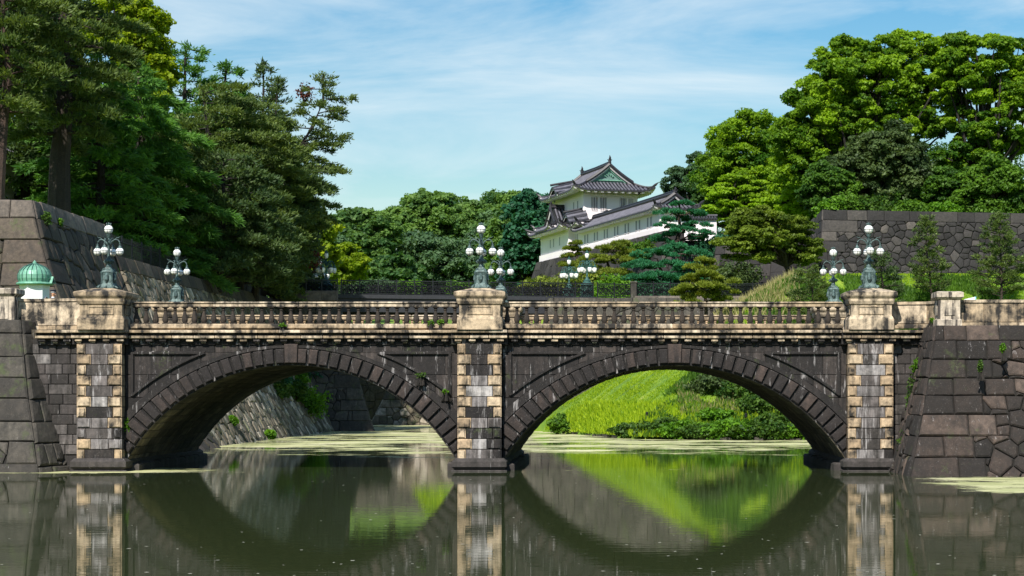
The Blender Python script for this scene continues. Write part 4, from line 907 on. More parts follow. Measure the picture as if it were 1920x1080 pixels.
# ------------------------------------------------------------------ tiled roofs
def tile_roof(mb, KPf, a0, a1, b0, b1, zf, Tm, rise, gable=None, conc=.55, up=.5, roll=.42, ends=(1,1), thick=.17, ridge_dir='a', dark=None, endroll=None):
    """hip (or hip-and-gable) roof over the eaves rectangle; every tile roll is modelled."""
    W_ = b1-b0; L_ = a1-a0; Tmax = W_/2
    def prof(t): q = t/Tm; return rise*(conc*q+(1-conc)*q*q)
    def zz(t, s, Ls): 
        e = min(s, Ls-s); k = max(0, 1-e/2.2); return zf+prof(t)+up*(k**2.2)*max(0, 1-t/2.0)**1.5
    def strip(mp, Ls, tmax_f, n):
        for i in range(n):
            s0, s1 = Ls*i/n, Ls*(i+1)/n
            sub = [s0, s0+(s1-s0)*.22, s0+(s1-s0)*.5, s0+(s1-s0)*.78, s1]; hh = [0, .0, .11, .0, 0]
            for j in range(4):
                sa, sb = sub[j], sub[j+1]; NT = 7; ta, tb = tmax_f(sa), tmax_f(sb)
                if ta <= 0 and tb <= 0: continue
                prev = None
                for q in range(NT+1):
                    xa, xb = ta*q/NT, tb*q/NT
                    A = mp(sa, xa, zz(xa, sa, Ls)+hh[j]); B = mp(sb, xb, zz(xb, sb, Ls)+hh[j+1])
                    if prev: mb.face([prev[0], prev[1], B, A], .25 if hh[j]+hh[j+1] > 0 else .95, 0)
                    prev = (A, B)
                A = mp(sa, 0, zz(0, sa, Ls)+hh[j]); B = mp(sb, 0, zz(0, sb, Ls)+hh[j+1]); C = mp(sb, 0, zz(0, sb, Ls)-thick); D = mp(sa, 0, zz(0, sa, Ls)-thick)
                mb.face([D, C, B, A], .3, 1)
                mb.face([D, C, mp(sb, .9, zz(0, sb, Ls)-thick+.1), mp(sa, .9, zz(0, sa, Ls)-thick+.1)], .5, 2)
            # white rafter ends below the eave
            if i % 2 == 0:
                A = mp(s0+.05, .12, zz(0, s0, Ls)-thick-.02); B = mp(s1-.05, .12, zz(0, s1, Ls)-thick-.02); A2 = mp(s0+.05, 1.0, zz(0, s0, Ls)-thick+.02); B2 = mp(s1-.05, 1.0, zz(0, s1, Ls)-thick+.02); dn = Vector((0,0,-.14))
                mb.mesh([A, B, B2, A2, A+dn, B+dn, B2+dn, A2+dn], [(0,1,2,3),(4,7,6,5),(0,4,5,1),(1,5,6,2),(2,6,7,3),(3,7,4,0)], .5, 2)
    g = gable if gable is not None else Tmax
    def tl(s):
        e = min(s if ends[0] else 1e9, L_-s if ends[1] else 1e9); return min(e, Tmax) if e < g else Tmax
    nL, nW = max(4, round(L_/roll)), max(4, round(W_/roll))
    strip(lambda s, t, z: KPf(a0+s, b0+t, z), L_, tl, nL); strip(lambda s, t, z: KPf(a0+s, b1-t, z), L_, tl, nL)
    te = lambda s: min(s, W_-s, g)
    if ends[0]: strip(lambda s, t, z: KPf(a0+t, b0+s, z), W_, te, nW)
    if ends[1]: strip(lambda s, t, z: KPf(a1-t, b0+s, z), W_, te, nW)
    zr = zf+prof(Tmax)
    # ridges: main, hips, gable rakes
    def rid(P, r, cap=True): mb.tube(P, [r]*(len(P)-1)+[r*1.25], 6, .5, 1); 
    ga = a0+(g if ends[0] else 0); gb = a1-(g if ends[1] else 0)
    main = [KPf(ga-.35, (b0+b1)/2, zr+.22), KPf((ga+gb)/2, (b0+b1)/2, zr+.16), KPf(gb+.35, (b0+b1)/2, zr+.22)]
    mb.tube(main, .20, 8, .5, 1)
    mb.tube([p_+Vector((0,0,.22)) for p_ in main], .12, 6, .8, 0)
    for sa, aa, e in ((1, a0, ends[0]), (-1, a1, ends[1])):
        if not e: continue
        for sb, bb in ((1, b0), (-1, b1)):
            P = [KPf(aa+sa*t, bb+sb*t, zz(t, t, L_)+.10+(.16 if t == 0 else 0)) for t in [g*q/8 for q in range(8, -1, -1)]]
            P.append(KPf(aa-sa*.22, bb-sb*.22, zf+up+.48)); mb.tube(P, [.15]*(len(P)-1)+[.05], 6, .5, 1)
    return zr, ga, gb, prof
def gable_wall(mb, KPf, a, b0, b1, g, zf, prof, m, inset=.0, drop=0.0):
    n = 14; W_ = b1-b0; P = []
    for i in range(n+1): s = g+(W_-2*g)*i/n; t = min(s, W_-s); P.append(KPf(a, b0+s, zf+prof(t)-.03+0))
    base = [KPf(a, b1-g, zf+prof(g)-.05), KPf(a, b0+g, zf+prof(g)-.05)]
    mb.face(P, .5, m)
def rakes(mb, KPf, a, b0, b1, g, zf, prof, out):
    W_ = b1-b0
    for sgn in (0, 1):
        P = []
        for i in range(9):
            s = g-.2+(W_/2-g+.2)*i/8; b = b0+s if sgn == 0 else b1-s; P.append(KPf(a+out, b, zf+prof(s)+.16))
        mb.tube(P, .17, 6, .5, 1); mb.tube([p_+Vector((0,0,.16)) for p_ in P], .09, 5, .8, 0)
        mb.tube([KPf(a+out*.6, b0+(g-.1+(W_/2-g+.1)*i/8) if sgn == 0 else b1-(g-.1+(W_/2-g+.1)*i/8), zf+prof(g-.1+(W_/2-g+.1)*i/8)-.12) for i in range(9)], .10, 4, .5, 2)
def walls(mb, KPf, a0, a1, b0, b1, z0, z1, t=.5):
    v = [KPf(a0,b0,z0),KPf(a1,b0,z0),KPf(a1,b1,z0),KPf(a0,b1,z0),KPf(a0,b0,z1),KPf(a1,b0,z1),KPf(a1,b1,z1),KPf(a0,b1,z1)]
    mb.mesh(v, [(0,3,2,1),(4,5,6,7),(0,1,5,4),(1,2,6,5),(2,3,7,6),(3,0,4,7)], t)
keep = thing("castle_keep", "two-storey white castle keep with curved grey tiled roofs on the stone base", "castle keep", KP(-6, 3, 19.4))
def kpart(mb, name, mat, par=None): 
    p_ = par or keep; ob = mb.build(name, mat, p_); ob.location = -Vector(keep.location) if p_ is keep else (0,0,0); return ob
w = MB(1); walls(w, KP, -12.4, 0, 0, 6.7, 23.2, 27.5); walls(w, KP, -12.4-.03, .03, -.03, 6.73, 26.6, 26.75)
up_wall = kpart(w, "upper_storey", M['plaster'])
w = MB(1); walls(w, KP, -13.7, -1.2, -1.5, 6, 19.38, 23.0); walls(w, KP, -1.3, 2.2, -.7, 6, 19.38, 23.0); walls(w, KP, -13.76, -1.14, -1.56, 6, 22.1, 22.22); walls(w, KP, -13.85, -1.05, -1.65, 6, 19.36, 20.25)
low_wall = kpart(w, "lower_storey", M['plaster'])
RT = [M['tile'], M['tile_dark'], M['plaster']]
rf = MB(2); zr, ga, gb, prof = tile_roof(rf, KP, -14.1, 1.7, -1.7, 8.4, 27.1, 5.05, 3.05, gable=2.35, up=.5)
rakes(rf, KP, gb, -1.7, 8.4, 2.35, 27.1, prof, .35); rakes(rf, KP, ga, -1.7, 8.4, 2.35, 27.1, prof, -.35)
def finial(mb, P, h=.8):
    P = Vector(P); mb.tube([P, P+Vector((0,0,h*.35)), P+Vector((UX*.15, UY*.15, h*.7)), P+Vector((0,0,h))], [.22,.20,.13,.03], 6, .5, 1)
    mb.tube([P+Vector((0,0,h*.2)), P+Vector((-VX*.3,-VY*.3,h*.45))], [.1,.03], 5, .5, 1); mb.tube([P+Vector((0,0,h*.2)), P+Vector((VX*.3,VY*.3,h*.45))], [.1,.03], 5, .5, 1)
finial(rf, KP(gb+.3, 3.35, zr+.35), .9); finial(rf, KP(ga-.3, 3.35, zr+.35), .9)
# cusped gable on the long left side of the upper roof
up_roof = kpart(rf, "upper_roof", RT)
gw = MB(3); gable_wall(gw, KP, gb-.12, -1.7, 8.4, 2.35, 27.1, prof, 0); kpart(gw, "gable", M['gablegreen'], up_roof); gw = MB(3); gable_wall(gw, KP, ga+.12, -1.7, 8.4, 2.35, 27.1, prof, 0); kpart(gw, "gable", M['gablegreen'], up_roof)
gt = MB(4)
for sgn in (0, 1):
    gt.tube([KP(gb-.02, (-1.7+s) if sgn == 0 else (8.4-s), 27.1+prof(s)-.38) for s in [2.9+(5.05-2.9)*i/8 for i in range(9)]], .07, 5, .5)
gt.tube([KP(gb-.02, .95, 28.42), KP(gb-.02, 5.75, 28.42)], .07, 5, .5)
for i in range(5): gt.tube([KP(gb+.0, 3.35+(i-2)*.28, zr-.75-abs(i-2)*.22), KP(gb+.02, 3.35+(i-2)*.18, zr-1.05-abs(i-2)*.1)], [.09,.05], 5, .9)
kpart(gt, "gable_ornament", M['copper'], up_roof)
# small arched dormer roof breaking the left eave
def dormer(cx, hw, z0, rise, b_out, b_in, name, green=True):
    d = MB(5); n = 14; prev = None
    for i in range(n+1):
        x = -1+2*i/n; z = z0+rise*max(0, (math.cos(x*math.pi)+1)/2)**.9+.12*abs(x)**6; row = (KP(cx+x*hw, b_out, z), KP(cx+x*hw*.96, b_in, z+.45*(1-abs(x))+.25))
        if prev:
            k_ = .07 if i % 2 else 0
            d.face([prev[0], row[0], row[1]+Vector((0,0,k_)), prev[1]+Vector((0,0,k_))], .7 if i % 2 else .2, 0); dn = Vector((0,0,-.25)); d.face([prev[0]+dn, row[0]+dn, row[0], prev[0]], .3, 1)
            dn2 = Vector((0,0,-.42)); iv = Vector((VX*.12, VY*.12, 0)); d.face([prev[0]+dn2+iv, row[0]+dn2+iv, row[0]+dn+iv, prev[0]+dn+iv], .5, 2)
        prev = row
    d.tube([KP(cx, b_out-.2, z0+rise+.18), KP(cx, b_in, z0+rise+.75)], [.16,.13], 6, .5, 1)
    d.face([KP(cx-hw*.8, b_out+.35, z0-.3), KP(cx+hw*.8, b_out+.35, z0-.3), KP(cx+hw*.45, b_out+.35, z0+rise*.75-.2), KP(cx-hw*.45, b_out+.35, z0+rise*.75-.2)], .5, 1)
    return kpart(d, name, RT)
dormer(-7.0, 2.1, 27.2, .95, -1.9, .6, "arched_dormer")
# skirt roofs round the lower storey
s = MB(6); zs, sga, sgb, sp2 = tile_roof(s, KP, -15.2, 0.0, -2.9, 8.8, 22.75, 5.85, 3.2, gable=5.8, up=.5); low_roof = kpart(s, "lower_roof", RT)
s = MB(7)      # gabled bay on the left front of the lower roof: ridge runs across, gable faces left
def K2(a, b, z): return KP(b, a, z)
zr2, g2a, g2b, p2 = tile_roof(s, K2, -3.0, 2.0, -11.9, -4.6, 22.95, 3.65, 2.7, gable=1.5, up=.5, ends=(1,0)); rakes(s, K2, g2a, -11.9, -4.6, 1.5, 22.95, p2, -.3); finial(s, K2(g2a-.2, -8.25, zr2+.3), .6)
bay = kpart(s, "gabled_bay", RT); gw = MB(8); gable_wall(gw, K2, g2a+.1, -11.9, -4.6, 1.5, 22.95, p2, 0); kpart(gw, "bay_gable", M['tile_dark'], bay)
dormer(-.6, 2.5, 23.0, 1.3, -2.1, .3, "arched_bay_roof")
s = MB(9); tile_roof(s, KP, -3.2, 3.2, -1.9, 7.2, 22.75, 4.55, 1.5, gable=4.5, up=.45); kpart(s, "front_skirt_roof", RT)
def slot(mb_f, mb_b, f, c, z0, z1, wd, bars=0, fr=.03):
    """barred or shuttered slot: f(s, out, z) gives wall points"""
    mb_b.mesh([f(c-wd/2, .02, z0), f(c+wd/2, .02, z0), f(c+wd/2, .02, z1), f(c-wd/2, .02, z1)], [(0,1,2,3)], .5)
    for k in range(bars):
        x = c-wd/2+wd*(k+.5)/bars; mb_f.tube([f(x, .05, z0), f(x, .05, z1)], .045, 4, .5)
    mb_f.tube([f(c-wd/2, .04, z0), f(c+wd/2, .04, z0)], .04, 4, .5); mb_f.tube([f(c-wd/2, .04, z1), f(c+wd/2, .04, z1)], .04, 4, .5)
fg = lambda s_, o, z: KP(o, s_, z)              # gable-end face of the upper storey
fs_ = lambda s_, o, z: KP(s_, -o, z)            # long left face of the upper storey
M['windowdark'] = plain("dark_window_recess", (.07,.065,.08), .8, 0, .2)
def windows(host, par, specs, mat=None):
    for f, c, z0, z1, wd, bars in specs:
        a, b = MB(1), MB(2); slot(a, b, f, c, z0, z1, wd, bars)
        n0 = len(b.v); bb = MB(3); bb.v = list(b.v)+list(a.v); bb.f = list(b.f)+[tuple(i+n0 for i in q) for q in a.f]; bb.t = b.t+a.t; bb.m = [0]*len(b.f)+[1]*len(a.f)
        kpart(bb, "window", [mat or (M['windowdark'] if bars else M['plaster_grey']), M['plaster']], host)
windows(up_wall, keep, [(fg, x, 24.75, 26.35, .80, 4) for x in (1.35, 2.45, 4.9)] + [(fg, 5.85, 24.9, 26.3, .62, 4)] + [(fs_, -4.1, 24.45, 26.1, .42, 0), (fs_, -2.4, 24.45, 26.1, .42, 0)])
fl = lambda s_, o, z: KP(s_, -1.5-o, z); fm = lambda s_, o, z: KP(s_, -.7-o, z)
windows(low_wall, keep, [(fl, x, 20.9, 21.95, .34, 0) for x in (-9.2, -7.7, -5.0)] + [(fm, x, 20.6, 22.0, .30, 0) for x in (-.7, .0)])
# long corridor wing running toward the viewer's right
wing = thing("castle_corridor", "long white corridor wing under a grey tiled roof, right of the keep", "castle wing", KP(18, 1, 19.4))
def wpart(mb, name, mat, par=None): p_ = par or wing; ob = mb.build(name, mat, p_); ob.location = -Vector(wing.location) if p_ is wing else (0,0,0); return ob
w = MB(1); walls(w, KP, 2.25, 31.0, -1.0, 2.4, 19.38, 22.3); walls(w, KP, 2.24, 31.06, -1.1, 2.4, 19.36, 20.15); walls(w, KP, 2.24, 31.06, -1.05, 2.4, 21.7, 21.8); ww = wpart(w, "wall", M['plaster'])
s = MB(2); zc, cga, cgb, cp = tile_roof(s, KP, 1.0, 32.0, -1.9, 3.2, 22.05, 2.55, 1.45, gable=1.2, up=.4, roll=.42); rakes(s, KP, cgb, -1.9, 3.2, 1.2, 22.05, cp, .3); finial(s, KP(cgb+.3, .65, zc+.3), .5)
wr = wpart(s, "roof", RT); gw = MB(3); gable_wall(gw, KP, cgb-.1, -1.9, 3.2, 1.2, 22.05, cp, 0); wpart(gw, "gable", M['tile_dark'], wr)
fc = lambda s_, o, z: KP(s_, -1.0-o, z)
for i in range(7):
    for d_ in (-.55, .55):
        a, b = MB(1), MB(2); slot(a, b, fc, 4.6+i*3.85+d_, 20.4, 21.5, .46, 0); n0 = len(b.v); bb = MB(3); bb.v = b.v+a.v; bb.f = b.f+[tuple(k+n0 for k in q) for q in a.f]; bb.t = b.t+a.t; bb.m = [0]*len(b.f)+[1]*len(a.f)
        wpart(bb, "window", [M['plaster_grey'], M['plaster']], ww)
s = MB(4)
for i in range(34): s.tube([KP(3+i*.82, -1.05, 21.9), KP(3+i*.82, -1.75, 21.85)], .07, 4, .5)
wpart(s, "eave_brackets", M['plaster'], wr)
# short white garden wall with tile coping right of the corridor
gwl = thing("plaster_wall", "short white plaster wall with a tiled coping beside the corridor's near end", "wall", (6.5, 193, 18.4)); 
q = MB(1); q.box(0, 3.2, 0, .5, 0, 2.05); q.build("wall", M['plaster'], gwl); q = MB(2); q.box(-.1, 3.3, -.25, .75, 2.052, 2.15); 
for i in range(12): q.tube([(.1+i*.27, -.3, 2.14), (.1+i*.27, .25, 2.42), (.1+i*.27, .8, 2.14)], .09, 5, .5)
q.box(-.05, 3.25, -.2, .7, 2.152, 2.28); q.tube([(-.1,.25,2.5),(3.3,.25,2.5)], .13, 6, .5); q.build("tile_coping", M['tile'], gwl)
# corner of a gatehouse roof at the very left edge
gh = thing("gatehouse", "upturned grey tiled roof corner of a white gatehouse at the left edge of the picture", "gatehouse", W(-60, 300, 125)*1)
gh.location.z = 12.5; gx, gy = gh.location.x, gh.location.y
G = lambda a, b, z: Vector((gx+a, gy+b, z)); zE = CH+(740-276)*122/F
w = MB(1); walls(w, G, -6, 1.9, -2, 4, 12.5, zE+.2); ob = w.build("wall", M['plaster'], gh); ob.location = -Vector(gh.location)
s = MB(2); tile_roof(s, G, -7, 2.95, -3.1, 5.1, zE, 4.1, 2.6, gable=1.6, up=.8); ob = s.build("roof", RT, gh); ob.location = -Vector(gh.location)
# ------------------------------------------------------------------ foliage
def norm(a): return a/np.maximum(np.linalg.norm(a, axis=1, keepdims=True), 1e-9)
def card_mesh(name, C, A, B, tint, mat):
    N = len(C); v = np.empty((N, 4, 3), np.float32)
    v[:,0] = C-A; v[:,1] = C+B-A*.1; v[:,2] = C+A; v[:,3] = C-B-A*.1
    me = bpy.data.meshes.new(name); me.vertices.add(N*4); me.vertices.foreach_set("co", v.reshape(-1))
    me.loops.add(N*4); me.loops.foreach_set("vertex_index", np.arange(N*4, dtype=np.int32))
    me.polygons.add(N); me.polygons.foreach_set("loop_start", np.arange(N, dtype=np.int32)*4)
    me.update(calc_edges=True); me.materials.append(mat)
    me.attributes.new("tint", 'FLOAT', 'FACE').data.foreach_set("value", np.clip(tint, 0, 1).astype(np.float32))
    return me
def add_mesh(name, me, parent=None, loc=None):
    o = link(bpy.data.objects.new(name, me)); o.parent = parent
    if loc is not None: o.location = loc
    return o
def puffs(rg, C, R, T, n, size, flat=.72, up=.5, spread=.30):
    """leaf cards over a set of puffs C (k,3), radii R (k,), tints T (k,)"""
    k = len(C); w = R**2; cnt = np.maximum(8, (n*w/w.sum()).astype(int)); idx = np.repeat(np.arange(k), cnt); N = len(idx)
    MC = 13; D0 = rg.normal(size=(k, MC, 3)); D0[:,:,2] += .35; D0 /= np.linalg.norm(D0, axis=2, keepdims=True); D0 *= (.45+.45*rg.random((k, MC, 1)))
    TM = rg.normal(size=(k, MC))*.12; mi = rg.integers(0, MC, N); d = rg.normal(size=(N, 3)); d[:,2] += .2; d = norm(d)
    q = (.30+.12*rg.random(N))*(1-.5*rg.random(N)**2)*(1+spread)
    P = C[idx]+(D0[idx, mi]+d*q[:,None]*np.array([1,1,.75]))*R[idx][:,None]*np.array([1,1,flat]); T = T[idx]+TM[idx, mi]; idx_T = T
    nn = norm(d*.8+rg.normal(size=(N,3))*.55+np.array([0,0,up])); a = norm(np.cross(nn, rg.normal(size=(N,3)))); b = np.cross(nn, a)
    s = size*(.6+.8*rg.random(N))
    return P, a*s[:,None], b*(s*.62)[:,None], T+rg.normal(size=N)*.14
def sample_puffs(rg, blobs, r, sep=.8, tries=60, shell=.55):
    pts = []; 
    for (cx, cy, cz, rx, ry, rz_) in blobs:
        vol = rx*ry+ry*rz_+rx*rz_; m = int(vol/(r*r)*tries/10)
        for _ in range(m):
            d = rg.normal(size=3); d /= np.linalg.norm(d); q = shell+(1-shell)*rg.random()**.6
            q *= 1+.13*math.sin(d[0]*5+cx)*math.cos(d[2]*6+cz)+.09*math.sin(d[1]*7+d[2]*5+cx*2)
            p = np.array([cx+d[0]*rx*q, cy+d[1]*ry*q, cz+d[2]*rz_*q])
            if all(np.sum((p-o)**2) > (r*sep*(.75+.5*rg.random()))**2 for o in pts): pts.append(p)
    return np.array(pts)
TREES = {}
def broadleaf(label, base, blobs, r, n, mat, size=.30, seed=1, bark='bark_dark', trunk_r=.45, flat=.72, sep=.8, shell=.55, group=None, name="broadleaf_tree", up=.5, fork=.35, nl=22, cat="tree", tb=.5, tv=.18, spread=.3):
    rg = np.random.default_rng(seed); base = Vector(base); root = thing(name, label, cat, base, 0, group)
    bl = [(cx-base.x, cy-base.y, cz-base.z, rx, ry, rz_) for cx, cy, cz, rx, ry, rz_ in blobs]
    C = sample_puffs(rg, bl, r, sep, shell=shell); R = r*(.65+.75*rg.random(len(C))**1.3)
    T = tb+tv*rg.normal(size=len(C))
    me = card_mesh("crown", *puffs(rg, C, R, T, n, size, flat, up, spread), M[mat]); 
    add_mesh("crown", me, root)
    t = MB(seed); top = Vector((sum(b[0] for b in bl)/len(bl), sum(b[1] for b in bl)/len(bl), sum(b[2] for b in bl)/len(bl)))
    fk = Vector((top.x*fork*.8, top.y*fork*.8, top.z*fork)); t.tube([(0,0,-.5), (0,0,.1), fk*.5+Vector((.1,.1,0))*trunk_r, fk], [trunk_r*1.3, trunk_r*1.05, trunk_r*.9, trunk_r*.8], 8)
    sel = rg.permutation(len(C))[:nl]
    for i in sel:
        p = Vector(C[i]); mid = fk.lerp(p, .5)+Vector((rg.normal()*.6, rg.normal()*.6, (p.z-fk.z)*-.08+rg.random()*.8)); L = (p-fk).length
        t.tube([fk, fk.lerp(mid, .5)+Vector((rg.normal()*.3, rg.normal()*.3, .3)), mid, mid.lerp(p, .6)+Vector((rg.normal()*.3, rg.normal()*.3, .2)), p], [trunk_r*.55, trunk_r*.42, trunk_r*.30, trunk_r*.19, trunk_r*.06], 5)
    t.build("trunk", M[bark], root); return root
def pxblobs(Y, L, depth=None):
    """crown lobes given where they stand: (column, row, half width, half height) as seen, at distance Y+dy"""
    r = []
    for q in L:
        px, py, rx, ry = q[:4]; dy = q[4] if len(q) > 4 else 0; y = Y+dy; c = W(px, py, y); k = y/F
        r.append((c.x, y, c.z, rx*k, (rx+ry)/2*k if depth is None else depth, ry*k))
    return r
def needles(rg, C, O, n, ln, wd, dir_out=.7, dirz=.5, jit=.55, cs=.16, T=None):
    k = len(C); idx = np.repeat(np.arange(k), n); N = k*n
    d = norm(O[idx]*dir_out+rg.normal(size=(N,3))*jit+np.array([0,0,dirz]))
    P = C[idx]+rg.normal(size=(N,3))*np.array([cs,cs,cs*.6]); l = ln*(.6+.7*rg.random(N)); b = norm(np.cross(d, rg.normal(size=(N,3))))
    tt = (T[idx] if T is not None else .45)+rg.normal(size=N)*.17
    return P+d*(l*.5)[:,None], d*(l*.5)[:,None], b*(wd*(.7+.6*rg.random(N)))[:,None], tt
def conifer(label, path, rad, prof, nb=46, mat='nd_pine', seed=1, bark='bark', rise=.12, droop=.25, cl=(10, 26), ln=.34, wd=.05, dz=.45, jit=.5, wdt=.38, start=.2, name="pine_tree", group=None, dens=1.0, az=None, cs=.17, cat="tree", top=True, rvar=.25):
    """path: trunk points; prof: [(t, branch length)] up the trunk; foliage carried in flat plates on real branches"""
    rg = np.random.default_rng(seed); path = [Vector(p_) for p_ in path]; base = path[0].copy(); root = thing(name, label, cat, base, 0, group)
    path = [p_-base for p_ in path]; t = MB(seed); t.tube([path[0]-Vector((0,0,.6))]+path, [rad*1.25]+[rad*(1-.86*i/(len(path)-1)) for i in range(len(path))], 8)
    seg = [0]
    for a, b in zip(path, path[1:]): seg.append(seg[-1]+(b-a).length)
    def at(u):
        s = u*seg[-1]
        for i in range(len(path)-1):
            if s <= seg[i+1]: return path[i].lerp(path[i+1], (s-seg[i])/(seg[i+1]-seg[i]+1e-9))
        return path[-1].copy()
    CC, OO, TT = [], [], []; phi = rg.random()*6.28
    for i in range(nb):
        u = start+(1-start)*(i+rg.random()*.8)/nb; u = min(u, .985); L = float(np.interp(u, [q[0] for q in prof], [q[1] for q in prof]))*(1-rvar+2*rvar*rg.random())
        phi += 2.4+rg.normal()*.35; ph = phi
        if az is not None and rg.random() < az[1]: ph = az[0]+rg.normal()*.6
        d = Vector((math.cos(ph), math.sin(ph), 0)); s = at(u); pr = Vector((-d.y, d.x, 0)); ri = rise+rg.normal()*.08; P = []
        kink = rg.normal()*.10
        f = lambda q: s+d*(L*q)+pr*(L*kink*math.sin(q*3))+Vector((0,0,L*(ri*q-droop*q*q)))
        t.tube([f(q) for q in (0,.3,.6,.95)], [rad*.22*(1-u*.6)+.02, rad*.15*(1-u*.6)+.015, .03, .012], 4)
        m = max(3, int(cl[0]*dens*L*(.5+.18*L)/2.2)); 
        q = .18+.82*rg.random(m)**.75; lat = (rg.random(m)*2-1)*wdt*L*(1.12-q)*(1-.3*q)
        bt = rg.random()*.35+.3
        for q_, la in zip(q, lat):
            c = f(q_)+pr*float(la)+Vector((0,0,rg.normal()*.07-abs(float(la))*droop*.35)); CC.append(c); o = (d*.9+pr*(float(la)/(L*.3+.1))).normalized(); OO.append(o); TT.append(bt)
        for k in range(2):
            q0 = .35+.25*k; la = (1 if k else -1)*wdt*L*.6; t.tube([f(q0), f(min(1, q0+.25))+pr*la], [.025, .008], 3)
    if top:
        for k in range(8): CC.append(path[-1]+Vector((rg.normal()*.12, rg.normal()*.12, -.15*k))); OO.append(Vector((rg.normal(), rg.normal(), .6))); TT.append(.5)
    C = np.array([tuple(c) for c in CC]); O = np.array([tuple(c) for c in OO])
    me = card_mesh("crown", *needles(rg, C, O, cl[1], ln, wd, .75, dz, jit, cs, np.array(TT)), M[mat]); add_mesh("crown", me, root)
    t.build("trunk", M[bark], root); return root
def blobpine(label, base, pads, mat, seed, trunkpts, rad=.2, n=9000, ln=.24, wd=.045, name="pine_tree", bark='bark', flat=.4, group=None, r=.8):
    """cloud-pruned pine: flat pads of needles at the ends of crooked limbs"""
    rg = np.random.default_rng(seed); base = Vector(base); root = thing(name, label, "tree", base, 0, group); t = MB(seed)
    tp = [Vector(q)-base for q in trunkpts]; t.tube([tp[0]-Vector((0,0,.6))]+tp, [rad*1.2]+[rad*(1-.7*i/max(1, len(tp)-1)) for i in range(len(tp))], 7)
    CC, RR = [], []
    for (cx, cy, cz, rx, rz_) in pads:
        c = Vector((cx, cy, cz))-base; k = min(tp, key=lambda q: (q-c).length if q.z < c.z+.5 else 99+(q-c).length); mid = k.lerp(c, .55)+Vector((rg.normal()*.25, rg.normal()*.25, .15))
        t.tube([k, mid, c-Vector((0,0,rz_*.4))], [rad*.45, rad*.3, rad*.12], 5)
        m = max(3, int(rx*rx*3.2/(r*r)))
        for _ in range(m):
            a = rg.random()*6.28; q = math.sqrt(rg.random()); CC.append((c.x+math.cos(a)*rx*q, c.y+math.sin(a)*rx*q*.9, c.z+rz_*(1-q*q)*.7-rz_*.2*q)); RR.append(r*(.5+.35*rg.random()))
    C = np.array(CC); R = np.array(RR); idx = np.repeat(np.arange(len(C)), max(10, n//len(C))); N = len(idx); d = rg.normal(size=(N,3)); d[:,2] = np.abs(d[:,2])*.9-.15; d = norm(d)
    P = C[idx]+d*(R[idx]*(.45+.55*rg.random(N)))[:,None]*np.array([1,1,flat*1.5]); dd = norm(d+np.array([0,0,.5])+rg.normal(size=(N,3))*.35); l = ln*(.6+.8*rg.random(N)); b = norm(np.cross(dd, rg.normal(size=(N,3))))
    T = (.35+.4*rg.random(len(C)))[idx]+rg.normal(size=N)*.15
    add_mesh("crown", card_mesh("crown", P, dd*(l*.5)[:,None], b*wd*(1+0*l[:,None]), T, M[mat]), root); t.build("trunk", M[bark], root); return root
def bush(label, c, rx, rz_, mat, n=2500, size=.13, seed=1, r=None, name="shrub", group=None, cat="shrub", ry=None, flat=.8):
    rg = np.random.default_rng(seed); r = r or min(rx, rz_)*.45; ry = ry or rx; c = Vector(c); root = thing(name, label, cat, c, 0, group)
    C = sample_puffs(rg, [(0,0,rz_*.6, rx, ry, rz_*.7)], r, .7, shell=.3); R = r*(.7+.6*rg.random(len(C))); T = .5+.2*rg.normal(size=len(C))
    add_mesh("leaves", card_mesh("leaves", *puffs(rg, C, R, T, n, size, flat, .5, .5), M[mat]), root)
    t = MB(seed)
    for i in rg.permutation(len(C))[:7]: t.tube([(rg.normal()*.1, rg.normal()*.1, -.3), tuple(C[i]*.5+np.array([0,0,.1])), tuple(C[i])], [.05,.035,.012], 4)
    t.build("stems", M['bark_dark'], root); return root

# ---- left bank
G1 = "conifers crowding the left rampart"
def g_(px, Y, z): return ((px-PX0)*Y/F, Y, z)
def P_(px, py, Y): return tuple(W(px, py, Y))
conifer("huge old pine with a thick trunk rising above the upper left rampart", [g_(110,119,12.5), P_(112,300,119), P_(122,200,119), P_(118,90,119.5), P_(122,-60,120), P_(120,-160,120)], .78, [(0,0),(.30,3.0),(.45,4.2),(.7,4.4),(.9,3.4),(1,1.5)], nb=56, mat='nd_pine', seed=31, bark='bark', rise=.05, droop=.22, start=.30, group=G1, cl=(11,30), ln=.42, wd=.05)
conifer("reddish-trunked pine at the far left edge above the gatehouse roof", [g_(-8,113,12.5), P_(4,240,113), P_(16,130,113), P_(6,40,113), P_(2,-80,113)], .42, [(0,0),(.4,2.2),(.6,3.6),(.85,4.2),(1,2)], nb=44, mat='nd_pine', seed=32, bark='bark_red', rise=.08, droop=.2, start=.42, group=G1, cl=(11,30), ln=.40)
CED = "drooping dark cedar with long hanging boughs spreading over the left rampart toward the lamps"
conifer(CED, [g_(258,134,10.9), P_(262,400,134), P_(266,260,134), P_(262,190,134.5), P_(258,118,135)], .42, [(0,5.2),(.2,5.8),(.45,5.8),(.7,4.3),(.9,2.2),(1,.5)], nb=72, mat='nd_cedar', seed=33, bark='bark', rise=.10, droop=.30, start=.03, name="cedar_tree", group=G1, cl=(14,30), ln=.50, wd=.045, dz=-.25, jit=.35, wdt=.42)
conifer("dark cedar tucked between the old pine and the drooping cedar", [g_(185,126,10.9), P_(190,330,126), P_(186,200,126), P_(182,100,126)], .36, [(0,3.4),(.3,4.6),(.6,4.2),(.85,2.6),(1,.6)], nb=56, mat='nd_cedar', seed=34, bark='bark_dark', rise=.08, droop=.26, start=.06, name="cedar_tree", group=G1, cl=(13,26), ln=.46, wd=.05, dz=-.15, jit=.4, wdt=.42)
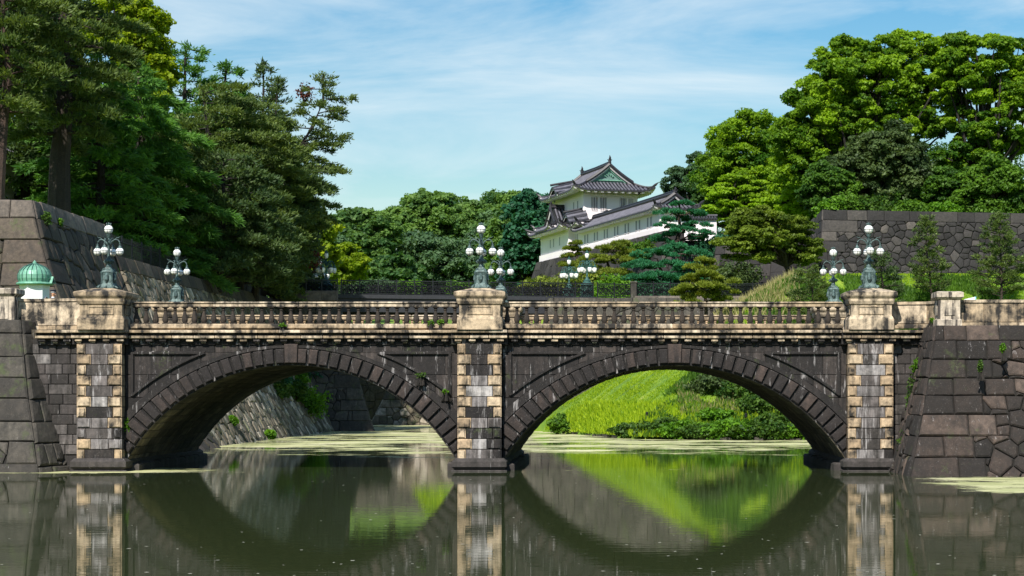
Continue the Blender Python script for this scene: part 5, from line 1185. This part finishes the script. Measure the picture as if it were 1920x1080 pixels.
conifer("shadowy cedar behind the rampart cap at the far left", [g_(50,128,12.5), P_(46,300,128), P_(52,150,128), P_(50,-20,128)], .4, [(0,3.8),(.3,5.0),(.6,4.6),(.85,3.2),(1,1)], nb=56, mat='nd_dark', seed=35, bark='bark_dark', rise=.06, droop=.22, start=.06, name="cedar_tree", group=G1, cl=(12,26), ln=.46, wd=.055, dz=0, wdt=.42)
conifer("flat-topped cedar standing tallest behind the drooping one, its layers against the sky", [g_(345,168,10.9), P_(345,300,168), P_(346,180,168), P_(348,85,168)], .4, [(0,2.5),(.4,4.2),(.7,3.0),(.86,2.4),(.97,2.2),(1,.8)], nb=54, mat='nd_cedar', seed=36, bark='bark_dark', rise=.06, droop=.14, start=.15, name="cedar_tree", group=G1, cl=(12,22), ln=.45, wd=.055, dz=.15)
conifer("rounded cedar top beside the flat-topped one", [g_(405,166,10.9), P_(408,300,166), P_(420,180,166), P_(425,118,166)], .36, [(0,2.8),(.5,4.4),(.8,3.4),(.95,1.8),(1,.5)], nb=54, mat='nd_cedar', seed=37, bark='bark_dark', rise=.05, droop=.20, start=.12, name="cedar_tree", group=G1, cl=(13,22), ln=.45, wd=.06, dz=.1)
conifer("slim dark pine spire above the middle of the left grove", [g_(480,170,10.9), P_(488,300,170), P_(494,200,170), P_(494,118,170)], .3, [(0,3),(.5,2.8),(.8,1.9),(1,.7)], nb=56, mat='nd_dark', seed=38, bark='bark_dark', rise=.18, droop=.12, start=.1, group=G1, cl=(10,20), ln=.42, wd=.055)
conifer("shorter dark pine spire just right of the slim one", [g_(512,168,10.9), P_(516,300,168), P_(518,220,168), P_(520,150,168)], .28, [(0,3),(.5,2.6),(.8,1.7),(1,.6)], nb=48, mat='nd_dark', seed=39, bark='bark_dark', rise=.2, droop=.12, start=.1, group=G1, cl=(10,20), ln=.42, wd=.055)
conifer("pine leaning out over the moat with layered boughs against the sky", [g_(455,158,10.9), P_(505,420,158), P_(552,290,158), P_(585,240,158), P_(606,190,158), P_(606,140,158)], .34, [(0,1.5),(.2,2.8),(.36,4.7),(.5,4.6),(.6,3.9),(.85,2.7),(1,.7)], nb=66, mat='nd_pine', seed=40, bark='bark_dark', rise=.10, droop=.16, start=.14, group=G1, cl=(8,22), ln=.34, wd=.05, az=(.0,.45), wdt=.24)
PN = "pines of the dense left grove"
for i, (lab, bpx, Y, mids, pf, sd, mt, azv) in enumerate([
    ("broad pine spreading level boughs to the upper right of the drooping cedar", 395, 146, [(400,420),(395,300),(385,210),(380,165)], [(0,3.5),(.5,5.2),(.8,6.2),(1,4.0)], 51, 'nd_pine', (0,.45)),
    ("tall dark pine at the heart of the left grove", 450, 150, [(455,420),(462,300),(468,220),(470,185)], [(0,3.5),(.4,5.2),(.75,4.8),(1,2.2)], 52, 'nd_pine', (0,.3)),
    ("pine sweeping its lower boughs down behind the left far-side lamp", 410, 138, [(415,480),(420,400),(418,330),(420,290)], [(0,4.0),(.5,4.6),(1,2.5)], 53, 'nd_dark', (0,.4)),
    ("dark pine whose branch tips reach the far left tulip lamp", 478, 152, [(484,470),(500,400),(514,330),(522,280)], [(0,3.2),(.3,3.9),(.7,4.4),(1,2.2)], 54, 'nd_dark', (-.2,.5)),
    ("olive-lit pine in the middle of the grove, above the black fence", 350, 150, [(352,450),(350,350),(346,260),(340,215)], [(0,3.8),(.5,4.8),(1,2.6)], 55, 'nd_pine', (-.5,.4)),
    ("shadowed pine standing low behind the rampart fence", 300, 146, [(302,480),(306,420),(305,360)], [(0,4.8),(.5,4.8),(1,2.5)], 56, 'nd_dark', (-.8,.3)),
    ("bushy pine nearest the iron bridge on the left bank", 492, 161, [(500,500),(512,430),(522,370),(530,320)], [(0,2.6),(.4,3.3),(.8,3.4),(1,1.5)], 57, 'nd_pine', (-.1,.4))]):
    conifer(lab, [g_(bpx, Y, 10.9)]+[P_(a, b, Y) for a, b in mids], .30, pf, nb=54, mat=mt, seed=sd, bark='bark_dark', rise=.08, droop=.20, start=.04, group=PN, cl=(10,24), ln=.38, wd=.055, az=azv)
broadleaf("bright yellow-green tree glowing behind the old pine at the upper left", g_(235,150,10.9), pxblobs(150, [(262,75,48,70),(292,140,32,62),(215,40,50,55),(240,150,45,50)]), .95, 34000, 'lf_yellow', .17, 61, tb=.35, sep=1.0)
for i, (lab, Y, bl, mt, sd) in enumerate([
    ("green tree filling the gap under the old pine's boughs", 150, [(150,330,75,80),(185,250,50,60)], 'lf_green', 62),
    ("green tree behind the upper left rampart cap", 146, [(45,330,70,60),(10,280,50,50)], 'lf_green', 63),
    ("leafy green tree glimpsed behind the drooping cedar's trunk", 160, [(240,370,75,80),(300,300,60,70)], 'lf_green', 64),
    ("deep green tree behind the pines at the upper left edge", 165, [(60,120,90,110),(130,60,70,60)], 'lf_dark', 65),
    ("dark broad tree backing the middle of the left grove", 176, [(400,330,80,110),(470,400,70,90)], 'lf_dark', 66),
    ("dull dark tree backing the right side of the left grove", 176, [(520,430,60,90),(450,300,50,60)], 'lf_dark', 67),
    ("low dark trees' leafy mass under the cedar, behind the picket fence", 150, [(330,470,90,50),(230,430,70,40)], 'lf_dark', 68),
    ("low dark leafy tree behind the far picket fence", 168, [(450,500,70,45),(530,515,45,35)], 'lf_dark', 69),
    ("pale sunlit sapling showing through the pines beside the far left lamp", 215, [(600,470,32,40),(585,520,34,30)], 'lf_yellow', 70)]):
    broadleaf(lab, g_(bl[0][0], Y, 10.9), pxblobs(Y, bl), 1.35, 15000, mt, .28, sd, nl=10, trunk_r=.3, tb=.4)
bush("rusty red-brown leaves caught among the upper pine boughs", P_(572,190,159.5), .8, 1.1, 'lf_red', 260, .11, 71, name="maple_sapling", cat="maple")
bush("rusty red-brown leaves low among the pines beside the far left lamp", P_(588,505,159.0), .6, 1.1, 'lf_red', 300, .11, 72, name="maple_sapling", cat="maple")

# ---- trees in the middle distance
G2 = "distant trees beyond the iron bridge"
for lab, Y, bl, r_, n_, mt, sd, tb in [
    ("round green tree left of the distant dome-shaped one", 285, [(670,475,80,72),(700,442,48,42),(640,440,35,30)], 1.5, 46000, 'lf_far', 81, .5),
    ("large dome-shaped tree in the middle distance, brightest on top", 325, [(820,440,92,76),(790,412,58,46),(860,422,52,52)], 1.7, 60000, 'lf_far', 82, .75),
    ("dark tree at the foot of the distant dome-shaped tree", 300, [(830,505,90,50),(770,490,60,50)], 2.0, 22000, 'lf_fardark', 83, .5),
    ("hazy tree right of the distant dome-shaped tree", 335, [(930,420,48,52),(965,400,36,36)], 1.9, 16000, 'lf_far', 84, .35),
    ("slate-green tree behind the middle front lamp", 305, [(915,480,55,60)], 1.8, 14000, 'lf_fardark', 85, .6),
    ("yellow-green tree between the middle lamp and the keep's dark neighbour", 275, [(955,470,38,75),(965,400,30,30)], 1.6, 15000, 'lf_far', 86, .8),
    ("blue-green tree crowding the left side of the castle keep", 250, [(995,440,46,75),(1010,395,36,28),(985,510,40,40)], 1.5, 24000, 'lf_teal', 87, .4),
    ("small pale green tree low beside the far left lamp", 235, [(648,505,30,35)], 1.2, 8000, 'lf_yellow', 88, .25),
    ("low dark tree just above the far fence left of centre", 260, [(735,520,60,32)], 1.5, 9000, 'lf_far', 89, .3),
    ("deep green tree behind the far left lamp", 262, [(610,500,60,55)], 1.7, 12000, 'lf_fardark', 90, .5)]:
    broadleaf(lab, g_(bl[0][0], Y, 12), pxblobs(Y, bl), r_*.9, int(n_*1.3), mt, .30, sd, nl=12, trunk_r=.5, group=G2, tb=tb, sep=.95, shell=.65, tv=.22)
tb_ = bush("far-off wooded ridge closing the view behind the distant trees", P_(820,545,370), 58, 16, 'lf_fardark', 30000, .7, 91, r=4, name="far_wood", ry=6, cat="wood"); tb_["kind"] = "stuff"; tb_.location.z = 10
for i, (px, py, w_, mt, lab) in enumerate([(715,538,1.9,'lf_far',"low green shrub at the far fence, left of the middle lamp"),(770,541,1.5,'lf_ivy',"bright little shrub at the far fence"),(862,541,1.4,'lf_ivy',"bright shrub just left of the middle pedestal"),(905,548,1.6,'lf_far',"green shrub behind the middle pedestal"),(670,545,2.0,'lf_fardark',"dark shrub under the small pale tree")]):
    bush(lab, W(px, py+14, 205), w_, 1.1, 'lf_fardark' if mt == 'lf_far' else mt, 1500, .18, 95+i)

# ---- slope and pines in front of the keep
def pads(Y, L): 
    r = []
    for q in L: c = W(q[0], q[1], Y+(q[4] if len(q) > 4 else 0)); k = Y/F; r.append((c.x, c.y, c.z, q[2]*k, q[3]*k))
    return r
G3 = "clipped pines below the castle keep"
blobpine("tall blue-green layered pine in front of the corridor's near end", P_(1272,478,188), pads(188, [(1275,384,22,8),(1255,400,24,9,-1),(1296,402,24,9),(1268,412,26,9,1),(1248,424,20,8,-1.5),(1305,424,26,9,.5),(1275,434,30,10,-1),(1250,446,24,9),(1300,448,26,10,1),(1318,440,16,7),(1240,455,20,8)]), 'nd_teal', 101, [P_(1272,478,188), P_(1268,455,188), P_(1276,430,188), P_(1272,405,188), P_(1274,385,188)], .28, 16000, group=G3)
blobpine("spreading blue-green pine filling the slope under the tall layered one", P_(1235,540,184), pads(184, [(1225,478,40,14),(1270,470,42,14,1),(1310,478,30,12),(1205,500,38,13,-1),(1255,500,44,14,-1),(1300,505,36,14),(1230,522,46,14,-2),(1285,525,44,14,-1),(1195,525,34,12,-2)]), 'nd_teal', 102, [P_(1240,545,184), P_(1248,520,184), P_(1236,500,184), P_(1250,480,184)], .26, 26000, group=G3)
blobpine("olive pine with open crooked limbs at the left of the slope", P_(1130,530,186), pads(186, [(1140,470,36,12),(1165,462,26,10),(1118,488,34,11,-1),(1160,490,36,12,-1),(1105,508,34,12,-1),(1150,515,40,13,-2),(1185,478,24,10)]), 'nd_light', 103, [P_(1138,540,186), P_(1145,510,186), P_(1138,490,186), P_(1150,470,186)], .22, 17000, group=G3)
blobpine("small bright pine at the foot of the keep's white wall", P_(1080,520,190), pads(190, [(1082,458,15,6),(1072,468,14,6),(1092,470,13,6),(1080,482,22,8),(1066,498,24,8),(1094,498,22,9)]), 'nd_light', 104, [P_(1082,525,190), P_(1080,500,190), P_(1083,475,190), P_(1082,460,190)], .15, 9000, group=G3)
blobpine("bright rounded pine standing in front of the far black fence", P_(1322,585,151), pads(151, [(1322,492,16,9),(1306,504,20,10),(1340,508,22,10),(1320,518,30,11,-1),(1290,528,24,11),(1352,528,24,10),(1318,540,40,12,-1),(1282,550,26,11),(1358,548,24,11),(1320,560,44,12),(1290,572,26,10,-1),(1350,570,26,10)]), 'nd_light', 105, [P_(1324,610,151), P_(1324,570,151), P_(1320,540,151), P_(1322,500,151)], .17, 24000, group=G3)
bushes3 = [(1050,545,186,2.2,1.2,'nd',"olive scrub at the left foot of the keep's stone base"),(1090,535,184,2.6,1.8,'nd',"olive scrub behind the pair of far right lamps"),(1150,548,182,2.6,1.8,'y',"yellow-green scrub right of the far right lamps"),(1200,548,182,2.4,1.8,'t',"blue-green shrub below the spreading pine"),(1250,552,182,2.4,1.8,'t',"dark blue-green shrub behind the rounded pine"),(1330,452,196,2.0,2.0,'t',"blue-green shrub right of the short plaster wall"),(1350,480,190,2.6,2.4,'t',"blue-green shrub between the layered pine and the cherry tree"),(1215,470,197,2.6,1.4,'g',"soft green shrub along the foot of the corridor wall"),(1378,525,181,2.2,2.0,'d',"dark shrub left of the shaded inner rampart"),(1010,540,186,2.2,1.4,'nd',"low scrub just left of the keep's base"),(1120,560,180,2.5,1.3,'y',"yellow-green shrub showing through the far fence")]
for i, (px, py, Y, w_, h_, k_, lab) in enumerate(bushes3):
    c = W(px, py, Y); bush(lab, (c.x, Y, c.z-h_*.6), w_, h_, {'nd':'nd_light','y':'lf_ivy','t':'lf_teal','g':'lf_green','d':'lf_dark'}[k_], 3500, .15, 110+i)

# ---- right-hand woods
G4 = "great trees on the right-hand hill"
for lab, Y, bl, r_, n_, mt, sd, tb, kw in [
    ("huge camphor tree with cauliflower crown reaching near the top of the picture", 198, [(1600,170,100,85),(1540,225,70,70),(1665,150,80,70),(1715,105,55,40),(1590,120,55,42),(1515,290,58,60),(1640,250,95,60),(1750,200,50,60)], 1.15, 190000, 'lf_camphor', 121, .5, dict(sep=1.2, shell=.72, nl=60, tv=.24)),
    ("tall camphor tree with open limbs at the upper right edge", 194, [(1850,125,65,60),(1905,160,50,85),(1805,150,40,70),(1870,230,80,60),(1825,290,65,45)], 1.05, 110000, 'lf_camphor', 122, .42, dict(sep=1.5, shell=.72, nl=60, tv=.24)),
    ("rounded bright green tree between the keep and the huge camphor", 222, [(1395,280,66,62),(1430,250,44,38),(1350,322,42,42),(1410,340,66,50)], 1.15, 60000, 'lf_camphor', 123, .5, dict(sep=1.0, shell=.7, tv=.22)),
    ("lime green tree cascading down the left edge of the huge camphor", 206, [(1490,300,36,66),(1500,370,42,50),(1475,260,26,32)], .95, 36000, 'lf_camphor', 124, .85, dict(sep=.95, shell=.7)),
    ("dark dull-leaved tree in the middle of the right-hand wood", 189, [(1650,305,88,60),(1620,350,78,40),(1700,345,68,42)], .95, 60000, 'lf_dark', 125, .45, dict(sep=.95, shell=.6, tv=.25)),
    ("bright layered tree glowing above the cherry tree", 210, [(1385,365,50,36),(1360,395,38,24),(1420,390,40,30)], .95, 36000, 'lf_camphor', 126, .85, dict(flat=.35, sep=1.0)),
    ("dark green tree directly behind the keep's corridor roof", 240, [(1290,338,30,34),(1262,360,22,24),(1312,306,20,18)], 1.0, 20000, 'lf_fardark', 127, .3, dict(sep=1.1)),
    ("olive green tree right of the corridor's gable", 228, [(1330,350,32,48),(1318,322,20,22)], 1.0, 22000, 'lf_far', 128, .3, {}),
    ("deep green tree low above the right rampart's left end", 186, [(1560,348,50,40),(1530,375,34,28)], .95, 26000, 'lf_green', 129, .35, dict(sep=.95)),
    ("dark green tree low above the middle of the right rampart", 188, [(1760,365,70,40),(1700,385,60,26)], .95, 36000, 'lf_green', 130, .2, dict(sep=.95)),
    ("green tree low above the far end of the right rampart", 186, [(1860,355,70,50),(1910,390,50,36)], .95, 36000, 'lf_green', 131, .5, dict(sep=.95)),
    ("shadowed tree backing the camphors", 218, [(1680,330,150,60),(1830,350,110,60)], 1.8, 34000, 'lf_green', 132, .2, {}),
    ("shadowed tree filling behind the lime green one", 224, [(1480,385,90,50),(1400,395,70,40)], 1.7, 22000, 'lf_green', 133, .2, {})]:
    broadleaf(lab, g_(bl[0][0], Y, 19 if Y < 215 else 17), pxblobs(Y, bl), r_, int(n_*1.2), mt, .155, sd, **dict(dict(nl=26, trunk_r=.5, group=G4, tb=tb), **kw))
broadleaf("cherry-like tree with dark slanting limbs leaning over the grassy crest", P_(1482,522,172), pxblobs(172, [(1440,440,75,45),(1390,455,45,34),(1490,440,40,38),(1420,408,48,20),(1510,470,26,28)]), .6, 52000, 'lf_cherry', .12, 140, trunk_r=.26, nl=46, fork=.28, name="cherry_tree", flat=.5, shell=.3, spread=.7, sep=1.25, tv=.22)
conifer("slender young pine left of its bigger neighbour against the right rampart", [g_(1748,150,9.8), P_(1744,520,150), P_(1736,460,150), P_(1738,408,150)], .10, [(0,1.2),(.25,1.5),(.5,1.35),(.8,.95),(1,.3)], nb=64, mat='nd_pine', seed=141, rise=.35, droop=.1, start=.15, cl=(13,24), ln=.24, wd=.035, cs=.10)
conifer("fuller young pine near the right edge against the rampart", [g_(1878,150,9.6), P_(1878,520,150), P_(1875,460,150), P_(1872,402,150)], .12, [(0,1.6),(.25,2.1),(.5,1.8),(.8,1.1),(1,.3)], nb=76, mat='nd_pine', seed=142, rise=.30, droop=.1, start=.14, cl=(13,24), ln=.24, wd=.035, cs=.10)
conifer("short bushy pine between the two right-hand lamps", [g_(1522,146,6.8), P_(1524,560,146), P_(1522,520,146), P_(1520,505,146)], .12, [(0,1.7),(.5,1.9),(1,.9)], nb=44, mat='nd_pine', seed=143, rise=.30, droop=.1, start=.05, cl=(15,26), ln=.26, wd=.035, cs=.12)
conifer("dark young pine behind the right front lamp", [g_(1655,150,8.8), P_(1655,540,150), P_(1652,500,150), P_(1648,474,150)], .12, [(0,1.6),(.5,1.7),(1,.5)], nb=40, mat='nd_dark', seed=144, rise=.30, droop=.1, start=.05, cl=(14,24), ln=.26, wd=.035, cs=.12)

for i, (px, w_, h_, mt, lab) in enumerate([(1562,1.6,1.3,'lf_ivy',"bright shrub on top of the right rampart's left corner"),(1592,1.9,1.5,'lf_green',"green shrub on the right rampart above the right front lamp"),(1622,1.9,1.4,'lf_bush',"dark green shrub on the right rampart, third from its left corner"),(1700,2.0,1.3,'lf_green',"green shrub on top of the right rampart, left of the slender pine"),(1765,1.8,1.2,'lf_ivy',"bright shrub on top of the right rampart, right of the slender pine"),(1850,2.2,1.4,'lf_green',"green shrub on top of the right rampart beside the fuller pine")]):
    Y = 180+(px-1545)*.017; x = (px-PX0)*Y/F; bush(lab, (x, Y, 19.5), w_, h_, mt, 4500, .14, 300+i)
# ---- grass bank, hedge, ivy
rg = np.random.default_rng(5)
def grass(label, name, N, xr, yr, fn, mat, ln, wd, seed, tfn):
    rg = np.random.default_rng(seed); X = rg.uniform(*xr, N*3); Yv = rg.uniform(*yr, N*3); keep_ = []; Z = []
    for x, y in zip(X, Yv):
        h = H(x, y)
        if h > .18 and fn(x, y, h): keep_.append((x, y)); Z.append(hill(x, y) if y > 128 and h < 13.01 and abs(hill(x, y)-h) < .5 else h)
        if len(keep_) >= N: break
    C = np.array([(a, b, c-.05) for (a, b), c in zip(keep_, Z)]); n_ = len(C); d = norm(rg.normal(size=(n_,3))*.35+np.array([0,-.15,1.0])); l = ln*(.5+rg.random(n_)); b = norm(np.cross(d, rg.normal(size=(n_,3))+np.array([0,2.,0])))
    me = card_mesh(name, C+d*(l*.5)[:,None], d*(l*.5)[:,None], b*wd, tfn(C, rg), M[mat]); return tag(add_mesh(name, me), label, "grass", None, "stuff")
def patch(C, s, o=0): return .5+.5*np.sin(C[:,0]*s+o)*np.cos(C[:,1]*s*.7+o*2)
onhill = lambda x, y, h: hill(x, y) > .15 and y < 167 and abs(hill(x, y)-h) < .6
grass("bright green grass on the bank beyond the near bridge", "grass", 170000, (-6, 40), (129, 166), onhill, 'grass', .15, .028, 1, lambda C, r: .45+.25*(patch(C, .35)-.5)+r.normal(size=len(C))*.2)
dry = lambda x, y, h: onhill(x, y, h) and (math.sin(x*.5+1)*math.cos(y*.4)+.35*math.sin(x*1.7) > .25) and 13 > x > 2.5+.42*(y-134)
grass("dry straw-coloured grass tufts on the bank", "dry_grass", 22000, (1, 40), (134, 163), dry, 'drygrass', .5, .03, 2, lambda C, r: .5+r.normal(size=len(C))*.25)
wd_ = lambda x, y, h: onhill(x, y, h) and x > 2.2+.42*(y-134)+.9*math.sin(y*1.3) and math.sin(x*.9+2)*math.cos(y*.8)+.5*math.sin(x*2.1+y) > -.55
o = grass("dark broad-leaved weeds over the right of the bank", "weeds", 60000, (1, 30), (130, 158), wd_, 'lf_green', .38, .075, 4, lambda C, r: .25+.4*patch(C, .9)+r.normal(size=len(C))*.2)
tall = lambda x, y, h: onhill(x, y, h) and hill(x, y) < 2.3
grass("long fresh grass hanging over the waterline of the bank", "grass", 22000, (-7, 14), (129, 155), tall, 'grass', .40, .04, 6, lambda C, r: .55+r.normal(size=len(C))*.25)
slope2 = lambda x, y, h: h > 5.5
grass("grassy slope beyond the far pale wall", "grass", 9000, (-21, -2), (197, 212), slope2, 'grass', .6, .09, 7, lambda C, r: .5+r.normal(size=len(C))*.25)
crest = lambda x, y, h: onhill(x, y, h) and 8 < x < 14.5 and y > 150
grass("pale seeding grass along the crest of the bank", "dry_grass", 2600, (8, 17), (150, 166), crest, 'drygrass', .75, .03, 3, lambda C, r: .8+r.normal(size=len(C))*.2)
rnd = random.Random(9)
hl_ = ["leafy shrub at the waterline, %s" % q for q in ("a", "b", "c", "leftmost of the row under the right arch", "at the middle of the right arch", "just right of the middle of the right arch", "large and dark right of the arch's middle", "third from the right under the right arch", "second from the right under the right arch", "rightmost under the right arch", "half hidden behind the right springing of the right arch")]
wx = [(1078,150),(1118,143),(1155,138.5),(1195,134.8),(1238,132.6),(1282,131.2),(1326,130.4),(1370,130),(1412,129.8),(1456,129.6),(1500,129.6)]
for i, ((px, Y), lab) in enumerate(zip(wx, hl_)):
    if i < 3: continue
    x = (px-PX0)*Y/F; bush(lab, (x, Y-.45, .12), 1.7+rnd.random()*.4, .62+rnd.random()*.3, ['lf_ivy','lf_bush','lf_ivy','lf_bush','lf_bush'][i % 5], 3200, .11, 150+i, group="shrubs along the foot of the grassy bank", ry=.8)
bk = MB(160)      # low bank edging of rubble at the waterline
E_ = [((px-PX0)*Y/F, Y-.9, 0) for px, Y in wx]; E_ = [(E_[0][0]-1.6, E_[0][1]+6, 0)]+E_+[(E_[-1][0]+6, E_[-1][1], 0)]
for (xa, ya, _), (xb, yb, _) in zip(E_, E_[1:]):
    L = math.hypot(xb-xa, yb-ya); k = max(1, int(L/.55)); d = Vector(((xb-xa)/L, (yb-ya)/L, 0)); nn = Vector((d.y, -d.x, 0))
    for i in range(k):
        a = Vector((xa, ya, -.4))+d*(L*i/k); w_ = L/k*.97; h_ = .34+.30*rnd.random(); bk.stone([a, a+d*w_, a+d*w_+Vector((0,0,h_)), a+Vector((0,0,h_))], nn, .12+.1*rnd.random(), .08)
        bk.mesh([a+Vector((0,0,h_-.05)), a+d*w_+Vector((0,0,h_-.05)), a+d*w_-nn*.9+Vector((0,0,h_)), a-nn*.9+Vector((0,0,h_))], [(0,1,2,3)])
o = bk.build("rubble_edging", M['abutl']); tag(o, "low edging of dark rubble along the waterline of the grassy bank", "edging")
sh = [(1330,725,'lf_dark',1.6,.9,"dull scrub high on the bank under the right arch"),(1380,735,'lf_bush',1.5,.9,"green scrub on the right of the bank under the right arch"),(1420,760,'lf_bush',1.5,.9,"green scrub low on the right of the bank"),(1340,775,'lf_ivy',1.4,.6,"brighter bush just above the hedge right of the arch's middle"),(1450,785,'lf_bush',1.3,.7,"leafy bush near the right dark garden light"),(1045,795,'lf_green',.8,.9,"small bush at the very left of the right arch, by the water")]
for i, (px, py, mt, w_, h_, lab) in enumerate(sh):
    # stand it where the sight line meets the bank
    y = 128.0
    while y < 168:
        x = (px-PX0)*y/F; z = CH+(PY0-(py+12))*y/F
        if max(hill(x, y), .3) >= z: break
        y += .25
    bush(lab, (x, y, max(hill(x, y), .3)-.1), w_*.85, h_, mt, 2600, .12, 170+i)
for i, (px, py, lab) in enumerate([(1213, 788, "small dark garden light on the bank, left one"), (1398, 789, "small dark garden light on the bank, right one")]):
    y = 129.0
    while y < 160:
        x = (px-PX0)*y/F; z = CH+(PY0-py)*y/F
        if hill(x, y) >= z: break
        y += .1
    g = MB(1); g.lathe([(.05,0),(.05,.34),(.10,.36),(.10,.60),(.07,.62),(.02,.66)], n=12); o = g.build("garden_light", M['iron']); o.location = (x, y-.3, hill(x, y-.3)); tag(o, lab, "garden light", "garden lights on the grassy bank")
G5 = "plants growing out of the left moat wall"
def wallx(y, z): h = 12.78-z; return -29.5+.35*h+.008*h*h
for i, (px, py, w_, h_, mt, lab) in enumerate([(568,760,2.0,2.1,'lf_ivy',"big bright leafy shrub growing out of the moat wall under the left arch"),(545,738,1.2,1.4,'lf_bush',"leafy shrub on the moat wall just left of the bright one"),(557,715,1.0,1.3,'lf_ivy',"bright sprig on the moat wall above the big shrub"),(519,737,.9,1.1,'lf_bush',"small tuft on the moat wall left of the big shrub"),(525,716,.9,.9,'lf_teal',"blue-green tuft near the crown of the left arch on the moat wall"),(597,705,.9,1.1,'lf_teal',"small blue-green tuft where the moat wall meets the dark abutment"),(500,822,.45,.5,'lf_ivy',"tiny weeds low on the moat wall near the water"),(430,790,.4,.4,'lf_ivy',"tiny weeds on the moat wall near the arch's left foot"),(630,802,.4,.5,'lf_ivy',"small weeds at the water where the moat wall ends"),(676,800,.35,.4,'lf_ivy',"small weeds at the foot of the dark far abutment")]):
    y = 108.0
    while y < 162.5:
        z = CH+(PY0-py)*y/F; x = (px-PX0)*y/F
        if z < 11 and wallx(y, max(z, 0)) >= x: break
        y += .25
    bush(lab, (wallx(y, max(z,0))+.15 if y < 162 else x, y-.2, max(z-.4*h_, .05)), w_*.8, h_*.8, mt, 2600, .12, 190+i, group=G5)
for px, py, Y, w_, h_, mt, lab, sd in [(86,412,97.6,.30,.45,'lf_bush',"tuft of green growing under the cap of the upper left rampart",221),(108,420,100.5,.22,.30,'lf_ivy',"small bright tuft under the upper left rampart's cap stones",222),(1838,690,72.6,.10,.34,'lf_bush',"thin weeds in a joint high on the right abutment",223),(1880,655,72.9,.10,.28,'lf_ivy',"pale weeds in the top joint of the right abutment",224),(94,872,77.6,.40,.34,'lf_ivy',"bright weeds at the foot of the left abutment",201),(134,868,78.2,.42,.38,'lf_ivy',"bright weeds in the corner between the left abutment and the bridge pier",202),(1716,745,76.3,.34,1.25,'lf_bush',"ivy hanging on the left edge of the right abutment",203),(1723,690,76.4,.28,.5,'lf_ivy',"pale weeds near the top left edge of the right abutment",204),(1700,835,75.6,.30,.9,'lf_bush',"ivy low on the left edge of the right abutment",205),(237,800,76.9,.10,.45,'lf_ivy',"mossy weeds in the crease right of the left pier",206),
        (530,611,76.75,.13,.11,'lf_ivy',"tiny green plant on the balustrade kerb left of centre",207),(808,607,76.75,.12,.12,'lf_ivy',"small weeds on the balustrade kerb near the middle pedestal",208),(826,605,76.8,.12,.12,'lf_ivy',"small weeds right beside the middle pedestal",209),(790,705,76.75,.18,.16,'lf_bush',"mossy tuft on the haunch of the left arch",210),(1748,602,76.2,.10,.16,'lf_ivy',"tiny pale weeds at the foot of the right end post",211),(835,735,76.75,.14,.12,'lf_ivy',"small yellowish tuft lower on the haunch of the left arch",212)]:
    c = W(px, py, Y); bush(lab, (c.x, Y, c.z-h_*.5), w_, h_, mt, 700 if w_ > .2 else 160, .05 if w_ > .2 else .035, sd, name="weeds", cat="weeds", r=max(.05, min(w_, h_)*.5))

rg = np.random.default_rng(77); N = 520; yy = 30+50*rg.random(N)**1.3; xx = rg.uniform(-.36, .24, N)*yy*.9
C = np.stack([xx, yy, np.full(N, .006)], 1); a = rg.normal(size=(N,3)); a[:,2] = 0; a = norm(a); b = np.stack([-a[:,1], a[:,0], 0*a[:,0]], 1); s_ = .012+.05*rg.random(N)**3
dbm = plain("pale_floating_leaf", (.62,.60,.50), .7, 0, .4)
tag(add_mesh("floating_leaves", card_mesh("floating_leaves", C, a*s_[:,None], b*s_[:,None]*.7, rg.random(N), dbm)), "pale specks of fallen leaves floating on the dark water", "leaves", None, "stuff")
